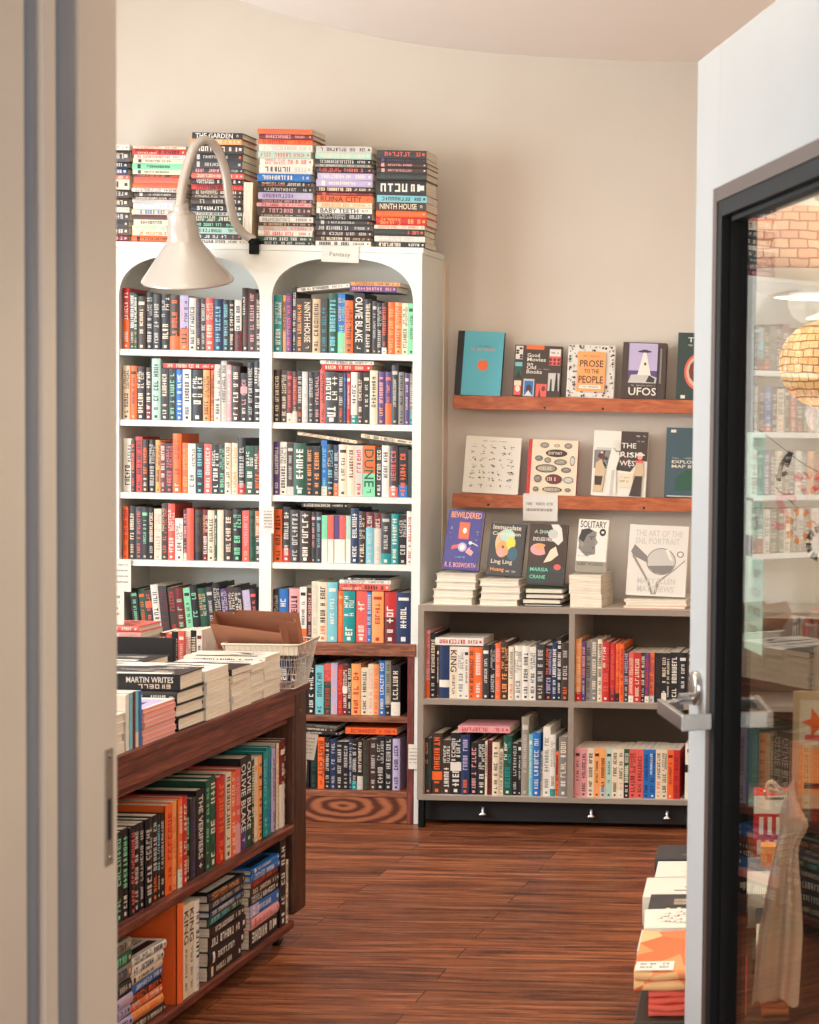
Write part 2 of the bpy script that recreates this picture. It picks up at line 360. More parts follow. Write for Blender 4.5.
ORD = ['first', 'second', 'third', 'fourth', 'fifth', 'sixth', 'seventh', 'eighth', 'ninth', 'tenth', 'eleventh', 'twelfth', 'thirteenth',
       'fourteenth', 'fifteenth', 'sixteenth', 'seventeenth', 'eighteenth', 'nineteenth', 'twentieth', 'twenty-first', 'twenty-second',
       'twenty-third', 'twenty-fourth', 'twenty-fifth', 'twenty-sixth', 'twenty-seventh', 'twenty-eighth', 'twenty-ninth', 'thirtieth',
       'thirty-first', 'thirty-second', 'thirty-third', 'thirty-fourth', 'thirty-fifth', 'thirty-sixth', 'thirty-seventh', 'thirty-eighth',
       'thirty-ninth', 'fortieth', 'forty-first', 'forty-second', 'forty-third', 'forty-fourth']
def book_row(toks, x0, x1, y, z, k, where, group, d=0.15, hard=None, tilt=0.0, axis='x', jit=0.006, seed=1, tail=''):
    r = random.Random(seed); L = [tk.split() for tk in toks.split(',')]
    tot = sum(float(a[0]) for a in L); W = abs(x1 - x0); x = x0
    slack = 0.0004
    for i, a in enumerate(L):
        t = float(a[0]) / tot * W; h = float(a[1]) * k; c = a[2]; ink = a[3] if len(a) > 3 else 'W'; st = a[4:]
        if not any(s[0] in 'tbmT' for s in st) and r.random() < 0.12: st = st + ['b:' + r.choice('KOWRCTMs') + str(round(r.uniform(0.12, 0.3), 2))]
        hd = (h > 0.186 and r.random() < 0.72) if hard is None else hard
        dd = d * r.uniform(0.9, 1.03); jy = r.uniform(0, jit)
        lab = f"{CN[c]} book, {CN[ink].replace(' ', '-')}-lettered, {ORD[i]} from {tail or 'left'} {where}"
        tt = (t - slack) * (math.cos(tilt) if tilt else 1)
        if axis == 'x': make_book(tt, h, dd, c, ink, r, hd, st, (x + t / 2, y + jy, z), 0, tilt, label=lab, group=group)
        else: make_book(tt, h, dd, c, ink, r, hd, st, (y - jy, x + t / 2, z), PI / 2, tilt, label=lab, group=group)
        x += t

def book_stack(toks, x0, x1, y, z, ztop, where, group, d=0.135, seed=1, flip=False, rz=0.0, jit=0.008, hard=None, noun='book'):
    """toks from the top down: thickness colour ink; the stack fills z..ztop"""
    r = random.Random(seed); L = [tk.split() for tk in toks.split(',')]; tot = sum(float(a[0]) for a in L); n = len(L)
    zz = z
    for i in range(n - 1, -1, -1):
        a = L[i]; t = float(a[0]) / tot * (ztop - z); c = a[1]; ink = a[2] if len(a) > 2 else 'W'; st = a[3:]
        h = (x1 - x0) * r.uniform(0.965, 1.0); cx = (x0 + x1) / 2 + r.uniform(-1, 1) * 0.004
        hd = (r.random() < 0.5) if hard is None else hard
        if i == 0 and n > 1: pos = 'topmost'
        elif i == n - 1 and n > 1: pos = 'lowest'
        else: pos = ORD[i] + ' from top'
        if flip: lab = f"{noun} with {CN[c]} cover lying page edge out, {pos} {where}"
        else: lab = f"{CN[c]} {noun}, {CN[ink].replace(' ', '-')}-lettered, {pos} {where}"
        make_book(t - 0.0004, h, d * r.uniform(0.97, 1.02), c, ink, r, hd, st, (cx, y + r.uniform(0, jit), zz + 0.0002), rz + r.uniform(-0.02, 0.02), 0, lie=True, flip=False, label=lab, group=group) if not flip else \
            make_book(t - 0.0004, h, d, c, ink, r, hd, st, (cx, y + d + r.uniform(0, jit), zz + 0.0002), PI + rz + r.uniform(-0.03, 0.03), 0, lie=True, label=lab, group=group)
        zz += t
    return zz

# ------------------------------------------------------------------ the room
YW = 6.78     # back wall
def struct(name, m, *boxes, bevel=0):
    q = MB()
    for b in boxes: q.box(*b)
    return tag(q.build(name, m, bevel=bevel), kind='structure')
struct('floor', M_FLOOR, (-4.45, 2.4, -2.5, 7.0, -0.1, 0.0))
struct('wall_back', M_WALL, (-4.45, 2.4, YW, YW + 0.15, 0, 3.4))
struct('wall_left', M_WALL, (-4.45, -4.3, 2.36, 3.2, 0, 3.4), (-4.45, -4.3, 5.5, YW, 0, 3.4), (-4.45, -4.3, 3.2, 5.5, 0, 0.9), (-4.45, -4.3, 3.2, 5.5, 2.6, 3.4))
struct('wall_right', M_WALL, (2.25, 2.4, 2.36, YW, 0, 3.4))
struct('wall_front', M_WALL, (-4.45, -1.135, 2.2, 2.36, 0, 3.4), (-0.08, 2.4, 2.2, 2.36, 0, 3.4), (-1.135, -0.08, 2.2, 2.36, 2.19, 3.4))
struct('ceiling', M_CEIL, (-4.45, 2.4, 2.2, 7.0, 3.36, 3.46))
# the lower ceiling, with its rounded far edge
edge = [(-2.24, 4.5), (-2.23, 5.0)] + [(p.x, p.y) for p in shade_spline([(-2.19, 5.33, 0), (-2.1, 5.59, 0), (-1.9, 5.87, 0), (-1.727, 6.0, 0), (-1.512, 6.085, 0), (-1.244, 6.13, 0), (-0.893, 6.14, 0), (-0.4, 6.1, 0)], 8)] + [(0.6, 5.9), (1.6, 5.3), (2.25, 4.6), (2.25, 2.36), (-2.24, 2.36)]
q = MB(); q.prism(edge, 2.75, 2.9, 'z'); tag(q.build('ceiling_soffit', M_CEIL), kind='structure')
# window frame in the side wall
q = MB()
for b in ((-4.35, -4.29, 3.2, 3.26, 0.9, 2.6), (-4.35, -4.29, 5.44, 5.5, 0.9, 2.6), (-4.35, -4.29, 3.26, 5.44, 0.9, 0.96), (-4.35, -4.29, 3.26, 5.44, 2.54, 2.6), (-4.34, -4.3, 4.33, 4.37, 0.96, 2.54)): q.box(*b)
tag(q.build('window_1', M_WHITE), kind='structure')
# door frame: jamb with its seals and the strike plate
XJ = -1.115
q = MB()
prof = [(1.6, XJ + 0.004), (2.112, XJ + 0.004), (2.119, XJ - 0.006), (2.152, XJ - 0.006), (2.158, XJ + 0.003), (2.188, XJ + 0.003), (2.193, XJ - 0.006),
        (2.25, XJ - 0.006), (2.253, XJ), (2.352, XJ), (2.360, XJ - 0.006), (2.372, XJ - 0.02), (2.372, XJ - 0.12), (1.6, XJ - 0.12)]
q.prism([(x, y) for y, x in prof], -0.0, 2.25, 'z')
jamb = tag(q.build('door_frame', M_JAMB), kind='structure')
q = MB()
for a, b in ((2.121, 2.150), (2.196, 2.247)):
    n = 8; m_ = (a + b) / 2; hw = (b - a) / 2
    q.prism([(XJ - 0.006 + 0.011 * math.sin(PI * i / n), m_ - hw * math.cos(PI * i / n)) for i in range(n + 1)], 0.0, 2.2, 'z', sm=True)
q.build('weather_seal', M_SEAL, jamb)
q = MB(); q.box(XJ - 0.0005, XJ + 0.0018, 2.317, 2.338, 0.895, 1.052)
o = q.build('strike_plate', M_STRIKE, jamb, bevel=0.0008); o['label'] = 'worn metal strike plate'
q = MB(); q.box(XJ + 0.0015, XJ + 0.0022, 2.322, 2.331, 0.93, 0.985); q.build('latch_hole', M_BLACK2, jamb)
for z in (0.905, 1.042):
    q = MB(); q.lathe([(0.0, 0.0012), (0.003, 0.0008), (0.0035, 0)], 12, mtx=Matrix.Translation((XJ + 0.0018, 2.328, z)) @ Matrix.Rotation(PI / 2, 4, 'Y')); q.build('screw', M_STEEL, jamb)
q = MB(); q.box(-0.09, -0.02, 2.2, 2.37, 0, 2.25); q.box(-1.235, -0.02, 2.2, 2.37, 2.2, 2.27); tag(q.build('door_frame', M_JAMB), kind='structure')
struct('baseboard_back', M_WHITE, (-0.75, 2.25, YW - 0.015, YW, 0, 0.1), bevel=0.002)
# pale batten on the wall beside the white bookcase
struct('trim_1', M_JAMB, (-1.962, -1.940, 6.7255, YW - 0.0005, 0, 2.10), bevel=0.002)

# the open door: local x runs from the hinge to the free edge, local -y is the face towards us... +y the far face
L_ = 0.905; ang = math.atan2(0.93, -0.372)
door = empty('door_1', (-0.118, 2.25, 0.0), ang, kind='structure')
# in this frame the face towards the viewer is at y = 0 and the leaf's thickness runs to y = -0.045
def dbox(name, m, x0, x1, y0, y1, z0, z1, bevel=0.0015, parent=door):
    return bx(name, m, (x0, x1, y0, y1, z0, z1), parent, bevel)
XS = L_ - 0.158; ZT = 1.888
q = MB()
q.box(XS, L_, -0.045, 0, 0.01, 2.13); q.box(0, 0.05, -0.045, 0, 0.01, 2.13); q.box(0.05, XS, -0.045, 0, ZT, 2.13); q.box(0.05, XS, -0.045, 0, 0.01, 0.25)
q.build('door_leaf', M_DOOR, door, bevel=0.0015)
def ring(name, m, x0, x1, z0, z1, wdt, y0, y1, bevel=0.001):
    q = MB(); q.box(x0, x0 + wdt, y0, y1, z0, z1); q.box(x1 - wdt, x1, y0, y1, z0, z1); q.box(x0 + wdt, x1 - wdt, y0, y1, z0, z0 + wdt); q.box(x0 + wdt, x1 - wdt, y0, y1, z1 - wdt, z1)
    return q.build(name, m, door, bevel=bevel)
ring('glazing_frame', M_BLACK, 0.05, XS, 0.25, ZT, 0.047, -0.055, 0.006)
ring('frame_edge', M_EDGE, 0.047, XS + 0.003, 0.247, ZT + 0.003, 0.024, 0.0, 0.0085, 0.001)
ring('glazing_bead', M_BLACK, 0.096, XS - 0.046, 0.304, ZT - 0.046, 0.009, -0.03, -0.008)
q = MB(); q.box(0.098, XS - 0.048, -0.021, -0.017, 0.29, ZT - 0.048); q.build('glass_pane', M_GLASS, door)
for z in (0.3, 1.1, 1.9):
    q = MB(); q.tube([(0.0, 0.008, z - 0.05), (0.0, 0.008, z + 0.05)], 0.008, 10); q.build('hinge', M_STEEL, door)
for sy, y0 in ((1, 0.0), (-1, -0.045)):
    xr, zr = L_ - 0.068, 1.045
    q = MB(); mt = Matrix.Translation((xr, y0, zr)) @ Matrix.Rotation(-sy * PI / 2, 4, 'X')
    q.lathe([(0.0, 0.012), (0.024, 0.012), (0.0285, 0.0105), (0.03, 0.007), (0.03, 0)], 32, mtx=mt)
    hd = q.build('door_handle', M_STEEL, door)
    q = MB(); ys = lambda v: y0 + sy * v
    q.tube([(xr, ys(0.008), zr - 0.018), (xr, ys(0.034), zr - 0.018)], 0.0105, 16)
    def bar(p0, p1, hw, hz):
        p0 = Vector(p0); p1 = Vector(p1); d = (p1 - p0).normalized(); n = d.cross(Vector((0, 0, 1))).normalized() * hw; u = Vector((0, 0, hz))
        v = [p0 - n - u, p0 + n - u, p0 + n + u, p0 - n + u, p1 - n - u, p1 + n - u, p1 + n + u, p1 - n + u]
        q.mesh([tuple(k) for k in v], [(0, 1, 2, 3), (7, 6, 5, 4), (0, 4, 5, 1), (1, 5, 6, 2), (2, 6, 7, 3), (3, 7, 4, 0)])
    bar((xr + 0.006, ys(0.026), zr - 0.028), (xr + 0.006, ys(0.066), zr - 0.032), 0.012, 0.009)
    bar((xr + 0.016, ys(0.064), zr - 0.031), (xr - 0.118, ys(0.052), zr - 0.040), 0.0045, 0.0125)
    bar((xr - 0.116, ys(0.056), zr - 0.040), (xr - 0.120, ys(0.006), zr - 0.038), 0.0045, 0.0135)
    q.build('lever', M_STEEL, hd, bevel=0.0012)

# ------------------------------------------------------------------ the white arched bookcase on its brown wooden base
YF = 6.46; YB = 6.725
XA, XB, XC = -3.69, -3.66, -3.096
X0, X1, XM0, XM1, X2, X3 = -3.096, -3.052, -2.537, -2.493, -1.977, -1.945
case = empty('bookcase', (-2.53, YF, 0), label='tall white bookcase with arched bays on a brown wooden base', cat='bookcase')
def cb(name, m, x0, x1, y0, y1, z0, z1, bevel=0.002, label=None, par=None):
    q = MB(); q.box(x0 + 2.53, x1 + 2.53, y0 - YF, y1 - YF, z0, z1); o = q.build(name, m, par or case, bevel=bevel)
    if label: o['label'] = label
    return o
ZTOP = 2.124
cb('side_panel', M_WHITE, XA, XB, YF + 0.0145, YB, 0.67, ZTOP - 0.022)
cb('divider', M_WHITE, X0 + 0.004, X1 - 0.004, YF + 0.004, YB - 0.012, 0.665, ZTOP - 0.022)
cb('side_panel', M_WHITE, X3 - 0.018, X3, YF + 0.0145, YB, 0.0, ZTOP - 0.022)
cb('side_panel', M_WHITE, X3 - 0.018, X3, YF - 0.004, YF + 0.0145, 0.0, 0.669)
cb('divider', M_WHITE, XM0 + 0.004, XM1 - 0.004, YF + 0.004, YB - 0.012, 0.665, ZTOP - 0.022)
cb('top_board', M_WHITE, XA - 0.005, X3 + 0.004, YF - 0.002, YB, ZTOP - 0.022, ZTOP)
cb('back_panel', M_WHITE, XB, X3 - 0.018, YB - 0.012, YB, 0.665, ZTOP - 0.022)
def arch(cx, hw, zs, zt, n=40, e=2.5):
    return [(cx + hw * math.copysign(abs(math.cos(PI * i / n)) ** (2 / e), math.cos(PI * i / n)), zs + (zt - zs) * abs(math.sin(PI * i / n)) ** (2 / e)) for i in range(n + 1)]
q = MB()
for xa, xb, ya, yb in ((XB + 0.02, X0, XA, (X0 + X1) / 2), (X1, XM0, (X0 + X1) / 2, (XM0 + XM1) / 2), (XM1, X2, (XM0 + XM1) / 2, X3)):
    A = arch((xa + xb) / 2, (xb - xa) / 2, 1.915, 2.079)   # from xb round to xa
    top = [(yb, ZTOP - 0.0225), (ya, ZTOP - 0.0225)]
    for i in range(len(A) - 1):
        p, p2 = A[i], A[i + 1]
        for yy in (YF - 0.004, YF + 0.014):
            q.face([(p[0] + 2.53, yy - YF, p[1]), (p[0] + 2.53, yy - YF, ZTOP - 0.0225), (p2[0] + 2.53, yy - YF, ZTOP - 0.0225), (p2[0] + 2.53, yy - YF, p2[1])])
        q.face([(p[0] + 2.53, -0.004, p[1]), (p2[0] + 2.53, -0.004, p2[1]), (p2[0] + 2.53, 0.014, p2[1]), (p[0] + 2.53, 0.014, p[1])], sm=True)
    q.box(ya + 2.53, xa + 2.53, -0.004, 0.014, 0.67, ZTOP - 0.0225); q.box(xb + 2.53, yb + 2.53, -0.004, 0.014, 0.67, ZTOP - 0.0225)
o = q.build('arched_face_frame', M_WHITE, case); o['label'] = 'white front frame with two round-topped arches'
SHZ = [1.733, 1.475, 1.208, 0.960]
for xa, xb, dz in ((XB, X0 + 0.004, 0.0), (X1 - 0.004, XM0 + 0.004, 0.0), (XM1 - 0.004, X2, 0.001)):
    for z in SHZ: cb('shelf', M_WHITE, xa, xb + (0.012 if xb == X2 else 0), YF + 0.002, YB - 0.012, z - 0.023 + dz, z + dz)
# brown base
ZL = 0.669
cb('base_top', M_BASE_X, XA + 0.02, X3 - 0.012, YF - 0.012, YB - 0.012, ZL - 0.045, ZL, label='brown wooden ledge')
cb('base_upright', M_BASE_Z, X3 - 0.043, X3 - 0.019, YF - 0.006, YB - 0.012, 0.0, ZL - 0.045)
cb('base_upright', M_BASE_Z, XM0 - 0.005, XM0 + 0.02, YF - 0.004, YB - 0.012, 0.0, ZL - 0.045)
cb('base_upright', M_BASE_Z, XA + 0.03, XA + 0.055, YF - 0.004, YB - 0.012, 0.0, ZL - 0.045)
cb('base_upright', M_BASE_Z, X0 + 0.01, X0 + 0.035, YF - 0.004, YB - 0.012, 0.0, ZL - 0.045)
for z in (0.398, 0.119):
    cb('base_shelf', M_BASE_X, XM0 + 0.02, X3 - 0.043, YF - 0.002, YB - 0.014, z - 0.022, z); cb('base_shelf', M_BASE_X, X0 + 0.035, XM0 - 0.005, YF - 0.002, YB - 0.014, z - 0.022, z); cb('base_shelf', M_BASE_X, XA + 0.055, X0 + 0.01, YF - 0.002, YB - 0.014, z - 0.022, z)
cb('base_back', M_BASE_X, XA + 0.03, X3 - 0.019, YB - 0.012, YB - 0.002, 0, ZL - 0.045)
cb('kick_board', M_PLY, XA + 0.03, X3 - 0.043, YF + 0.002, YF + 0.018, 0.0, 0.097, label='figured plywood kick board')

# ------------------------------------------------------------------ the low greige case
YG = 6.40; GX0, GM0, GM1, GX1 = -1.9335, -1.382, -1.362, -0.24
low = empty('low_bookcase', (-1.37, YG, 0), label='low grey-beige bookcase on black feet under the two wall shelves', cat='bookcase')
def lb(name, m, x0, x1, y0, y1, z0, z1, bevel=0.0015, label=None):
    q = MB(); q.box(x0 + 1.37, x1 + 1.37, y0 - YG, y1 - YG, z0, z1); o = q.build(name, m, low, bevel=bevel)
    if label: o['label'] = label
ZG = 0.821
lb('top_board', M_GREIGE, GX0, GX1, YG + 0.002, YW - 0.02, ZG - 0.021, ZG)
for a, b in ((GX0, GX0 + 0.021), (GM0, GM1), (-0.82, -0.80), (GX1 - 0.02, GX1)): lb('upright', M_GREIGE, a, b, YG + 0.002, YW - 0.03, 0.122, ZG - 0.021)
for a, b in ((GX0 + 0.021, GM0), (GM1, -0.82), (-0.80, GX1 - 0.02)): lb('shelf', M_GREIGE, a, b, YG + 0.002, YW - 0.035, 0.457, 0.477)
lb('bottom_board', M_GREIGE, GX0, GX1, YG + 0.002, YW - 0.03, 0.104, 0.122)
lb('back_panel', M_BACK, GX0 + 0.021, GX1 - 0.02, YW - 0.035, YW - 0.025, 0.122, ZG - 0.021, label='back panel coloured dark brown-grey for the shade inside')
q = MB()
for a, b, c, d in ((GX0, GX1, ZG - 0.0212, ZG + 0.0002), (GX0, GX0 + 0.021, 0.122, ZG - 0.0212), (GM0, GM1, 0.122, ZG - 0.0212), (GX1 - 0.02, GX1, 0.122, ZG - 0.0212), (-0.82, -0.80, 0.122, ZG - 0.0212), (GX0 + 0.021, GM0, 0.457, 0.477), (GM1, -0.82, 0.457, 0.477), (-0.80, GX1 - 0.02, 0.457, 0.477), (GX0, GX1, 0.104, 0.122)):
    q.box(a + 1.37, b + 1.37, -0.0005, 0.0019, c, d)
q.build('edge_banding', M_EDGEBAND, low)
lb('base_shade_panel', M_BLACK2, GX0 + 0.01, GX1 - 0.01, YG + 0.05, YG + 0.07, 0.02, 0.104)  # dark recessed panel standing in for the shadow under the case
for x in (GX0 + 0.004, GX1 - 0.024): lb('foot', M_BLACK, x, x + 0.02, YG + 0.004, YG + 0.03, 0.0, 0.104); lb('foot', M_BLACK, x, x + 0.02, YW - 0.08, YW - 0.05, 0.0, 0.104)
for x in (-1.70, -1.30, -1.02):
    q = MB(); q.lathe([(0.0, 0.0), (0.018, 0.0), (0.018, 0.006), (0.006, 0.012), (0.006, 0.03)], 20, mtx=Matrix.Translation((x + 1.37, 0.035, 0.045)))
    q.build('levelling_glide', M_STEEL, low)

# ------------------------------------------------------------------ two picture-rail wall shelves
for i, (zt, where) in enumerate(((1.588, 'above the other wall shelf'), (1.216, 'just above the low grey-beige bookcase'))):
    t = empty('wall_shelf', (-1.4, YW, zt), label='long orange-brown wooden wall shelf ' + where, cat='shelf', group='wooden wall shelves')
    q = MB(); q.box(-0.484, 0.62, -0.105, -0.001, -0.02, 0); q.build('shelf_board', M_SHELFW, t, bevel=0.001)
    q = MB(); q.box(-0.486, 0.622, -0.118, -0.1052, -0.047, 0.004); q.build('front_lip', M_SHELFW, t, bevel=0.001)
    for x in ((-0.14, 0.08) if i == 0 else (0.24, -0.35)):
        q = MB(); q.lathe([(0, 0.0006), (0.005, 0.0)], 14, mtx=Matrix.Translation((x, -0.118, -0.036)) @ Matrix.Rotation(PI / 2, 4, 'X')); q.build('knot', M_BLACK2, t)

# ------------------------------------------------------------------ books in the white bookcase
K1 = 0.000717
BL = ('on top shelf', 'left arch'); 
YBK = YF + 0.022
def wrow(bay, shelf, toks, xz, seed, k=K1, h0=None, **kw):
    z = ([1.733, 1.475, 1.208, 0.960, 0.669][shelf] + (0.001 if bay == 1 and shelf < 4 else 0)) + 0.0006
    wh = f"{['highest', 'second highest', 'third highest', 'fourth highest', 'fifth highest'][shelf]} shelf {['left', 'right'][bay]} white bay"
    sx = lambda u: ([-3.052, -2.495][bay]) + (u - [35, 45][bay]) * [0.000727, 0.000727][bay]
    book_row(toks, max(sx(xz[0]), [X1, XM1 - 0.004][bay] + 0.001), min(sx(xz[1]), [XM0 + 0.004, X2 + 0.01][bay] - 0.001), YBK, z, k, wh, f"books on the {wh.replace(' white bay', '')} of the white bookcase", seed=seed, **kw)
wrow(0, 0, "33 312 R W b:O0.5,24 290 D W,18 282 G W,42 270 B C,33 292 K s,40 285 D s,47 285 K C,50 280 B O b:O0.25,43 280 L K b:O0.4,37 268 W K,25 262 B P,25 268 B s,40 268 r C,45 265 N t,32 262 D t,28 262 K C,35 262 W K b:M0.4,33 325 B M,37 320 B p,30 300 B C", (35, 738), 1)
wrow(1, 0, "40 290 T W,20 290 o B,30 300 P r,20 335 D C,35 275 B o,45 275 B C T:NINTH_HOUSE,43 275 k B,37 275 D T,50 305 G t,37 305 U g b:g0.35,43 270 O D,55 310 K W T:OLIVIE_BLAKE,40 280 K C,25 270 D s,25 262 K s,25 262 B r,40 265 O o,35 265 o R,30 262 C G,35 262 g G", (45, 755), 2)
wrow(0, 1, "35 275 C B,38 275 O B,42 272 D C,35 268 B W,45 315 z K,40 265 K C,38 265 K g,37 262 U W,43 262 W K,62 262 K W,35 262 o B,22 262 O B,33 290 W K,32 308 s B,23 290 p W,45 285 B W,35 250 K p m:p0.65,35 305 K s,40 312 K W", (25, 738), 3)
wrow(1, 1, "35 268 B C,30 268 B C,30 265 M r,25 262 B r,25 265 K s,30 262 s W,30 260 D s,30 265 K p,25 275 r K,70 265 D W,25 260 D s,17 260 N U,18 258 R W,35 265 W K,30 265 B C,35 265 K C,40 275 C B,35 270 P p,35 270 P O b:O0.4,35 305 D s,30 270 S K,25 265 P s,25 265 S s", (40, 755), 4)
wrow(0, 2, "42 275 W K,20 265 D O,36 285 R K,32 272 B O,35 272 K s,25 270 o K,25 260 M W,40 255 K r,45 305 O R,32 258 O o,38 255 W B,40 255 K t,40 255 r W,40 255 K W,30 255 D g,32 262 C B,33 262 C o,40 290 K s,43 250 G W,37 250 B O", (30, 738), 5)
wrow(1, 2, "32 272 P W,35 272 W K,35 268 B s,65 268 G W,35 255 K o,40 255 K o,30 285 U t,35 265 K t,25 262 N s,45 265 C B,40 262 C M,40 262 s R,63 262 O G b:g0.45 T:DUNE,34 255 D C,38 265 W B,45 262 D r b:r0.2,47 258 K O b:U0.25,33 245 D G", (38, 755), 6)
wrow(0, 3, "27 270 O R,35 275 D C,30 270 D r,35 268 D g,30 268 K C,37 262 C p,30 290 B r,38 290 r W,40 215 W M,18 262 D p,37 268 r O,43 262 B K,28 262 M W,34 260 C B,12 260 G W,33 262 C W,47 262 B C,48 268 K g,35 262 r p,30 262 G K,30 262 D W t:O0.5", (38, 738), 7)
wrow(1, 3, "43 270 O B,42 285 D W,50 270 D s,55 265 B W,25 262 D p,30 262 D t,30 245 W r t:g0.5 x,30 245 W r t:r0.5 x,30 245 W r t:P0.5 x,28 245 W r t:r0.5 x,27 245 W r t:z0.5 x,43 285 N W,34 270 B C,43 265 t s t:M0.3,37 262 s C t:M0.3,50 260 D s,38 260 T W,42 255 K s,30 275 W R", (45, 752), 8)
wrow(0, 4, "35 255 K g,33 250 G O,30 245 B r m:O0.7,38 275 W K,40 270 D M,38 262 B R,40 262 M g,34 262 g K,38 275 K g,38 262 G s,35 270 D s,35 290 K s,32 262 P s,34 275 B C,35 270 D W,38 255 L s,34 265 K r", (95, 738), 9, tilt=-0.10)
wrow(1, 4, "27 265 B s,50 268 U W,58 270 p B,35 280 W K,25 275 B p,35 310 C s,47 308 C B,50 308 t W,30 265 O o,60 265 T W,58 265 r W,27 262 U s,60 265 o R,63 262 R W b:M0.5,75 262 N W", (45, 745), 10)

def lying(x0, x1, y, z, t, d, c, ink, label, tilt=0.0, group=None, hard=False, st=(), rz=0.0):
    return make_book(t, x1 - x0, d, c, ink, random.Random(hash(label) % 999), hard, st, ((x0 + x1) / 2, y, z), rz, tilt, lie=True, label=label, group=group)
import zlib
hash = lambda s_: zlib.crc32(s_.encode())
# books laid across the tops of the rows
zt = 1.7346
lying(-2.415, -2.22, YBK + 0.01, zt + 0.232, 0.014, 0.13, 'W', 'K', 'white paperback sloping across the book tops under the arch with the paper sign', tilt=-0.11)
lying(-2.218, -2.045, YBK, zt + 0.2265, 0.022, 0.13, 'P', 'p', 'dark purple book lying flat under an orange one beneath the signed arch')
lying(-2.215, -2.035, YBK + 0.003, zt + 0.249, 0.013, 0.13, 'o', 'B', 'pale orange book lying flat on a purple one beneath the signed arch')
lying(-2.902, -2.712, YBK, 1.4756 + 0.1915, 0.018, 0.13, 'R', 'C', 'red book lying flat on the row, second highest shelf left white bay')
lying(-2.32, -2.137, YBK, 1.4766 + 0.194, 0.023, 0.13, 'R', 'C', 'red book lying flat under a white one, second highest shelf right white bay')
lying(-2.325, -2.128, YBK, 1.4766 + 0.2175, 0.013, 0.13, 'W', 'K', 'white book lying flat on a red one, second highest shelf right white bay')
lying(-2.41, -2.19, YBK + 0.004, 1.2095 + 0.2085, 0.011, 0.13, 'C', 'M', 'cream book sloping down to the right, third highest shelf right white bay', tilt=0.13)
lying(-2.175, -1.985, YBK + 0.004, 1.2095 + 0.206, 0.014, 0.12, 'C', 'K', 'cream book with bold black lettering sloping down over the green-blocked spine', tilt=0.12)
lying(-2.395, -2.222, YBK + 0.008, 0.9616 + 0.204, 0.016, 0.12, 'K', 'W', 'black book lying flat on the row, fourth highest shelf right white bay')
lying(-2.25, -2.064, YBK, 0.6696 + 0.1925, 0.024, 0.13, 'r', 'K', 'coral red book lying flat, lowest of three across the colourful row')
lying(-2.25, -2.060, YBK, 0.6696 + 0.217, 0.014, 0.13, 'W', 'S', 'cream white book lying flat, middle of three across the colourful row')
lying(-2.235, -2.067, YBK, 0.6696 + 0.2315, 0.008, 0.13, 'K', 'W', 'thin black book lying flat, topmost of three across the colourful row')

# ------------------------------------------------------------------ books in the brown base
K2 = 6.46 / 1760 / 6.55
book_row("55 370 K W,55 365 K W,60 325 t G,50 335 G R t:r0.35,45 340 L o,35 330 R O,35 330 M W m:W0.5,30 340 K C,68 340 o R,50 315 C B,37 340 C p,40 340 o r,45 365 U W,42 365 e G b:K0.2,65 335 K C", -2.395, -2.024, YBK, 0.3986, K2, 'upper brown base compartment', 'books in the upper compartment of the brown base', seed=21)
K3 = 6.46 / 1760 / 6.3
book_row("55 340 K G,45 330 O B T:BUST_CITY,40 330 K s,40 320 N s,45 305 K s,42 305 K s,22 320 N s,35 320 K s,40 320 K C,45 320 B G,45 325 B s,55 345 K s,55 345 K s,50 330 L K", -2.358, -2.024, YBK, 0.1196, K3, 'lower brown base compartment', 'books in the lower compartment of the brown base', seed=22)
zb = 0.1196
book_row("40 340 K s,40 350 N W,40 330 B C", -2.512, -2.397, YBK, 0.3986, K2, 'upper base, hidden side', 'books at the hidden side of the base', seed=24)
book_row("40 340 K s,40 350 M W,40 330 B C,40 340 K W", -2.512, -2.360, YBK, 0.1196, K3, 'lower base, hidden side', 'books at the hidden side of the base', seed=25)
lying(-2.46, -2.25, YBK + 0.002, zb + 0.2035, 0.012, 0.13, 'K', 'W', 'black book lying lowest of three at the left above the lower base row', tilt=0.03)
lying(-2.475, -2.27, YBK + 0.002, zb + 0.2180, 0.011, 0.13, 'B', 'C', 'dark brown book lying middle of three above the lower base row', tilt=0.04)
lying(-2.48, -2.26, YBK + 0.002, zb + 0.2310, 0.010, 0.13, 'S', 'K', 'grey book lying topmost of three above the lower base row', tilt=0.05)
lying(-2.225, -2.035, YBK, zb + 0.2080, 0.024, 0.13, 'O', 'R', 'orange book lying flat above the lower base row by the pinned card')
# a few in the other, mostly hidden, compartment
book_row("40 300 K s,40 310 B C,40 300 N W,40 300 M s,40 300 G W,40 300 C B,40 300 K s,40 300 U W,40 300 K s", -2.95, -2.60, YBK, 0.3986, K2, 'compartment behind the table', 'books in the base behind the table', seed=23)

